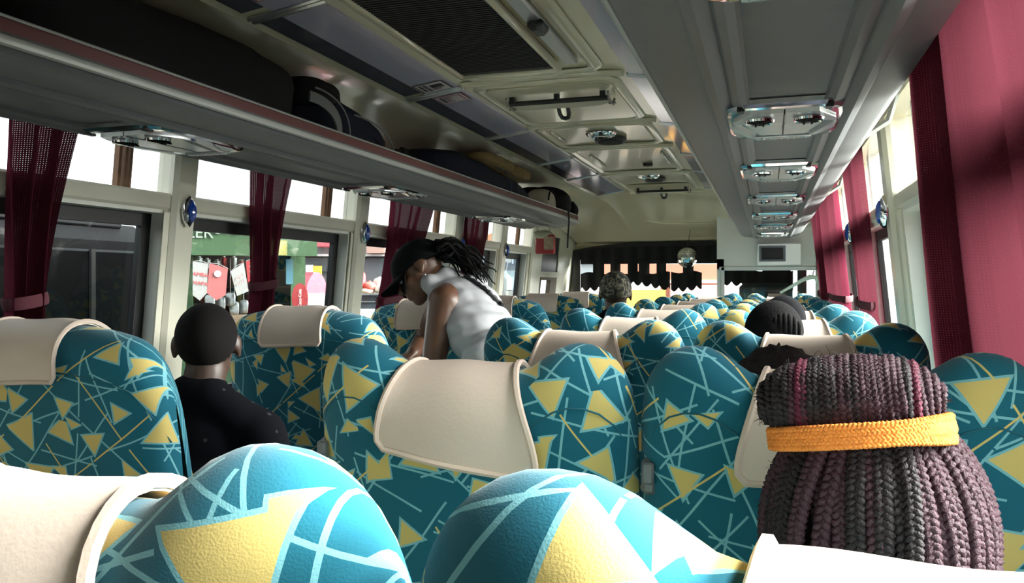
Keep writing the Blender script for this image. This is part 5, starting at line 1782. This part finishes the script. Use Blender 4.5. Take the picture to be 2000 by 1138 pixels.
rb = random.Random(5)
crown = Vector((0, -.035, .985)).normalized()
for k in range(31):
    az = R(-190 + 200 * k / 30 + rb.uniform(-2.2, 2.2))         # round the back from the left ear to the right ear
    path = []
    jit = rb.uniform(-.05, .05); layer = rb.choice((-.004, 0, .003, .007))
    for i in range(15):
        th = R(22 + 108 * i / 14)
        aa = az + jit * math.sin(i * .5)
        n = Vector((math.sin(th) * math.cos(aa), math.sin(th) * math.sin(aa), math.cos(th)))
        if th > R(92):
            rad = Vector((math.cos(aa), math.sin(aa), 0)); dz = (th - R(92)) * .14
            q = Vector((rad.x * HR.x * (1 - .25 * dz), rad.y * HR.y * (1 - .25 * dz), -dz))
            nn2 = rad
        else:
            q = Vector((n.x * HR.x, n.y * HR.y, n.z * HR.z)); nn2 = n
        path.append((hc + q + nn2 * (.003 + layer) + Vector((0, 0, .005)), nn2))
    mb = MB()
    braid(mb, path, rb.uniform(.0100, .0125), rb.uniform(.018, .023))
    obj('braid', mb, rb.choice((BR, BR, BR2)) if 8 < k else rb.choice((BR2, BR2, BR)), t, angle=180)
# bun: a fat roll of braids across the crown
bc = at(1655, 782, .775)
tilt = Matrix.Rotation(R(-5), 3, 'Y') @ Matrix.Rotation(R(-6), 3, 'Z')
bw, by_, bh = .080, .054, .040
bun = obj('bun', MB().ell(bc, (bw * .97, by_ * .92, bh * .92), tilt, 28, 18), HAIRB, t, angle=180)
for k in range(29):
    u = -1 + 2 * (k + .5) / 29
    u += rb.uniform(-.015, .015)
    sc_ = math.sqrt(max(.05, 1 - abs(u) ** 2.6))
    path = []
    sk = rb.uniform(-.10, .10)
    for i in range(17):
        a = R(-70 + 300 * i / 16)
        q = Vector((u * bw + sk * .02 * math.sin(a), -math.cos(a) * by_ * sc_, math.sin(a) * bh * sc_))
        nn2 = tilt @ Vector((u * .4, -math.cos(a) / by_, math.sin(a) / bh)).normalized()
        path.append((bc + tilt @ q + nn2 * rb.uniform(-.001, .002), nn2))
    mb = MB()
    braid(mb, path, .0088, .0165)
    obj('braid', mb, BR3 if k in (7, 24) else (BR2 if k < 6 else rb.choice((BR, BR, BR2))), bun, angle=180)
# loose flyaway hairs that make the outline fuzzy
mb = MB()
for k in range(900):
    if k % 3:
        a = rb.uniform(0, 6.28); u = rb.uniform(-1, 1); c_ = math.sqrt(max(.02, 1 - u * u))
        n = Vector((u, -math.cos(a) * c_, math.sin(a) * c_))
        p = bc + tilt @ Vector((n.x * bw, n.y * by_, n.z * bh)); n = tilt @ n
    else:
        a = R(rb.uniform(-190, 10)); z_ = rb.uniform(-.6, .8); c_ = math.sqrt(1 - z_ * z_)
        n = Vector((math.cos(a) * c_, math.sin(a) * c_, z_)); p = hc + Vector((n.x * HR.x, n.y * HR.y, n.z * HR.z))
    g_ = Vector((rb.gauss(0, 1), rb.gauss(0, 1), rb.gauss(0, 1))) * .8
    l_ = rb.uniform(.006, .016)
    q1 = p + (n + g_ * .4).normalized() * l_ * .6; q2 = q1 + (n * .3 + g_).normalized() * l_ * .5
    mb.tube([p, q1, q2], [.0004, .00032, .00015], 3, cap=False)
tag(obj('flyaway_hair', mb, BR2, t, angle=180), kind='stuff')
# orange knitted band below the bun
ORN = M('orange_knit', (.82, .25, .05), .85, var=.3, vscale=70, bump=1.0, bscale=220, spec=.2)
bcen = at(1676, 846, .775)
btl = Matrix.Rotation(R(-7), 3, 'Y') @ Matrix.Rotation(R(-9), 3, 'X')
pts = []; rad_ = []
for k in range(64):
    a = 2 * math.pi * k / 64
    pts.append(bcen + btl @ Vector((math.cos(a) * .080, math.sin(a) * .080, 0.0008 * math.sin(k * 2.1))))
    rad_.append(.0088 + .0006 * math.sin(k * 1.7) + (.006 * ss(.3, 1, math.cos(a))))
band = MB().tube(pts, [r_ * .72 for r_ in rad_], 8, closed=True, flat=(.6, 1.0))
for row in (-.0062, 0.0, .0062):      # three crocheted rows
    loop_ = []
    for k in range(65):
        a = 2 * math.pi * k / 64
        n_o = btl @ Vector((math.cos(a), math.sin(a), 0))
        loop_.append((bcen + btl @ Vector((math.cos(a) * .0815, math.sin(a) * .0815, row * (1 + .5 * ss(.3, 1, math.cos(a))))), n_o))
    braid(band, loop_, .0062, .0115, .0028)
obj('hair_band', band, ORN, t, angle=180)
mb = MB().grid(lambda i, j: at(1812 + 32 * math.sin(math.pi * .5 * j / 5) - 4 * i + 18 * (i / 8) * (j / 5), 778 + 13 * i, .735 + .010 * (5 - j)), 9, 6)
obj('band_end', mb, M('yellow_orange_cloth', (.85, .45, .10), .8, var=.1, bump=.4), t, angle=180)

# --- passenger in camouflage hat, sitting on a folding seat in the aisle
def camo():
    m_ = M('camouflage_cloth', (.12, .12, .08), .85)
    nt = m_.node_tree; p = nt.nodes['Principled BSDF']
    tc = nt.nodes.new('ShaderNodeTexCoord'); nz = nt.nodes.new('ShaderNodeTexNoise'); nz.inputs['Scale'].default_value = 28; nz.inputs['Detail'].default_value = 2
    nt.links.new(tc.outputs['Object'], nz.inputs['Vector'])
    cr = nt.nodes.new('ShaderNodeValToRGB'); cr.color_ramp.interpolation = 'CONSTANT'
    cr.color_ramp.elements[0].color = (.012, .012, .010, 1); cr.color_ramp.elements[1].position = .44; cr.color_ramp.elements[1].color = (.07, .065, .04, 1)
    e = cr.color_ramp.elements.new(.53); e.color = (.22, .20, .15, 1)
    e = cr.color_ramp.elements.new(.60); e.color = (.03, .03, .022, 1)
    nt.links.new(nz.outputs['Fac'], cr.inputs[0]); nt.links.new(cr.outputs[0], p.inputs['Base Color'])
    return m_
COAT = M('black_wool_coat', (.005, .005, .006), .95, spec=.05)
hc = at(1202, 576, 4.9)
t, hc, m, sh, bd = seated('passenger in a camouflage hat and black coat in the aisle', hc, R(8), SKIN_D, COAT, JEANS, 1.15, seat_z=.50, hip_back=.05)
hat = skullcap('camouflage_hat', camo(), t, hc, m, .008, .01, -.02, 1.12, bigger=(1.04, 1.04, 1.08))
pts = [hc + m @ Vector((.098 * math.cos(a), -.01 + .118 * math.sin(a), .012)) for a in [2 * math.pi * k / 28 for k in range(28)]]
obj('hat_band', MB().tube(pts, .012, 8, closed=True, flat=(.4, 1.2)), camo(), hat)
t = thing('folding_seat', (sh.x, sh.y - .05, 0), 'small folding seat in the aisle under the passenger in the camouflage hat', 'seat')
obj('pad', MB().box((sh.x, sh.y - .02, .465), (.34, .34, .06), bev=.02), SEATFRAME, t)
for q in (-1, 1):
    obj('leg', MB().tube([(sh.x + q * .13, sh.y - .14, .0), (sh.x + q * .13, sh.y + .12, .44)], .014, 8), SEATFRAME, t)
    obj('leg', MB().tube([(sh.x + q * .10, sh.y + .12, .0), (sh.x + q * .10, sh.y - .14, .44)], .014, 8), SEATFRAME, t)

# --- passenger low in the far left seat: only the top of a dark head shows
hc = at(1076, 606, 5.35)
t, hc, m, sh, bd = seated('passenger low in the far left seat, only the dark crown of the head showing', hc, R(0), SKIN_D, COAT, JEANS, .95, hip_back=.05)
skullcap('short_hair', HAIRB, t, hc, m, .006, .02, -.05, .95)

# --- passenger with black knitted head wrap in the third right window seat
KNIT = M('black_knit_wool', (.005, .0045, .005), .95, var=.3, vscale=60, bump=1.0, bscale=120, spec=.05)
hc = at(1512, 668, 2.16)
t, hc, m, sh, bd = seated('passenger with a black knitted wrap twisted into a bun, right block', hc, R(-6), SKIN_D, COAT, JEANS, .92, hip_back=.08)
w_ = skullcap('head_wrap', KNIT, t, hc, m, .006, .02, -.07, .92)
cc = at(1523, 638, 2.10)
mb = MB()
for k in range(9):
    u = -1 + 2 * k / 8
    s_ = math.sqrt(max(.12, 1 - u * u * .9))
    mb.tube([cc + Vector((u * .046, -math.cos(a) * .036 * s_, math.sin(a) * .036 * s_ - .004 * u)) for a in [2 * math.pi * i / 14 for i in range(14)]], .0085, 6, closed=True)
mb.ell(cc, (.048, .036, .036), None, 16, 10)
obj('wrap_bun', mb, KNIT, w_, angle=180)
mb = MB().tube([cc + Vector((-.03, 0, .0)), cc + Vector((-.06, -.005, -.008)), cc + Vector((-.085, -.005, -.022))], [.026, .018, .004], 8)
obj('wrap_tail', mb, KNIT, w_)
# --- passenger with a dark cap one row further
hc = at(1530, 638, 2.92)
t, hc, m, sh, bd = seated('passenger in a dark grey beanie, one row beyond the knitted wrap', hc, R(0), SKIN_D, COAT, JEANS, .92, hip_back=.08)
skullcap('beanie', M('charcoal_beanie', (.010, .010, .012), .95, bump=.5, bscale=150, spec=.05), t, hc, m, .008, .01, -.03, .92)
# --- passenger whose fuzzy hair shows behind the braided bun
hc = at(1524, 818, 1.36)
t, hc, m, sh, bd = seated('passenger whose fuzzy dark hair shows just behind the braided bun', hc, R(0), SKIN_D, M('grey_hoodie', (.35, .36, .38), .9), JEANS, .95, hip_back=.08)
skullcap('fuzzy_hair', M('fuzzy_brown_hair', (.02, .015, .014), .95, bump=1.0, bscale=220), t, hc, m, .014, .02, -.06, .95, amp=.010)
pts = [hc + Vector((.05 + .03 * math.cos(a), -.10, .070 + .012 * math.sin(a))) for a in [2 * math.pi * k / 14 for k in range(14)]]
obj('grey_hair_tie', MB().tube(pts, .010, 8, closed=True), M('grey_hoodie', (.35, .36, .38)), t)

# ------------------------------------------------------------------ market stall with bundles, beyond the pickup
c0 = at(745, 580, 11)
t = thing('market_stall', Vector((c0.x, c0.y, GZ)), 'market table behind the dark grey vehicle', 'table')
far_panel(t, 'table_top', M('kiosk_wood', (.12, .08, .05)), 690, 800, 572, 576, 11, .8)
for px in (695, 795):
    far_panel(t, 'leg', M('kiosk_wood', (.12, .08, .05)), px, px + 6, 576, 860, 11.2, .06)
for k, (px, py, w, h, cl, nm) in enumerate(((702, 548, .17, .32, (.70, .05, .06), 'tall red bundle'), (722, 560, .16, .14, (.55, .10, .08), 'small dark red bundle'), (742, 552, .20, .14, (.72, .68, .64), 'grey white bundle on top'),
                                        (748, 564, .24, .13, (.85, .85, .84), 'large white bundle'), (766, 567, .18, .11, (.35, .45, .62), 'pale blue bundle'), (717, 570, .20, .08, (.80, .72, .62), 'low cream bundle'), (780, 560, .14, .16, (.60, .40, .30), 'tan bundle'))):
    c = at(px, py, 11.3 if k != 2 else 11.5)
    c.z = max(c.z, at(px, 572, 11.3).z + h / 2 - .01)
    b_ = thing('cloth_bundle', c, nm + ' on the market table, outside the third left window', 'bundle', 'cloth bundles on the market table')
    obj('bundle', soft(c, (w, .18, h), .8, .02, 30 + k, 18, 12), M('bundle_%d' % k, cl, .8, var=.1), b_)
    obj('knot', MB().ell(c + Vector((0, 0, h / 2)), (.025, .025, .018), None, 10, 6), M('bundle_%d' % k, cl), b_)
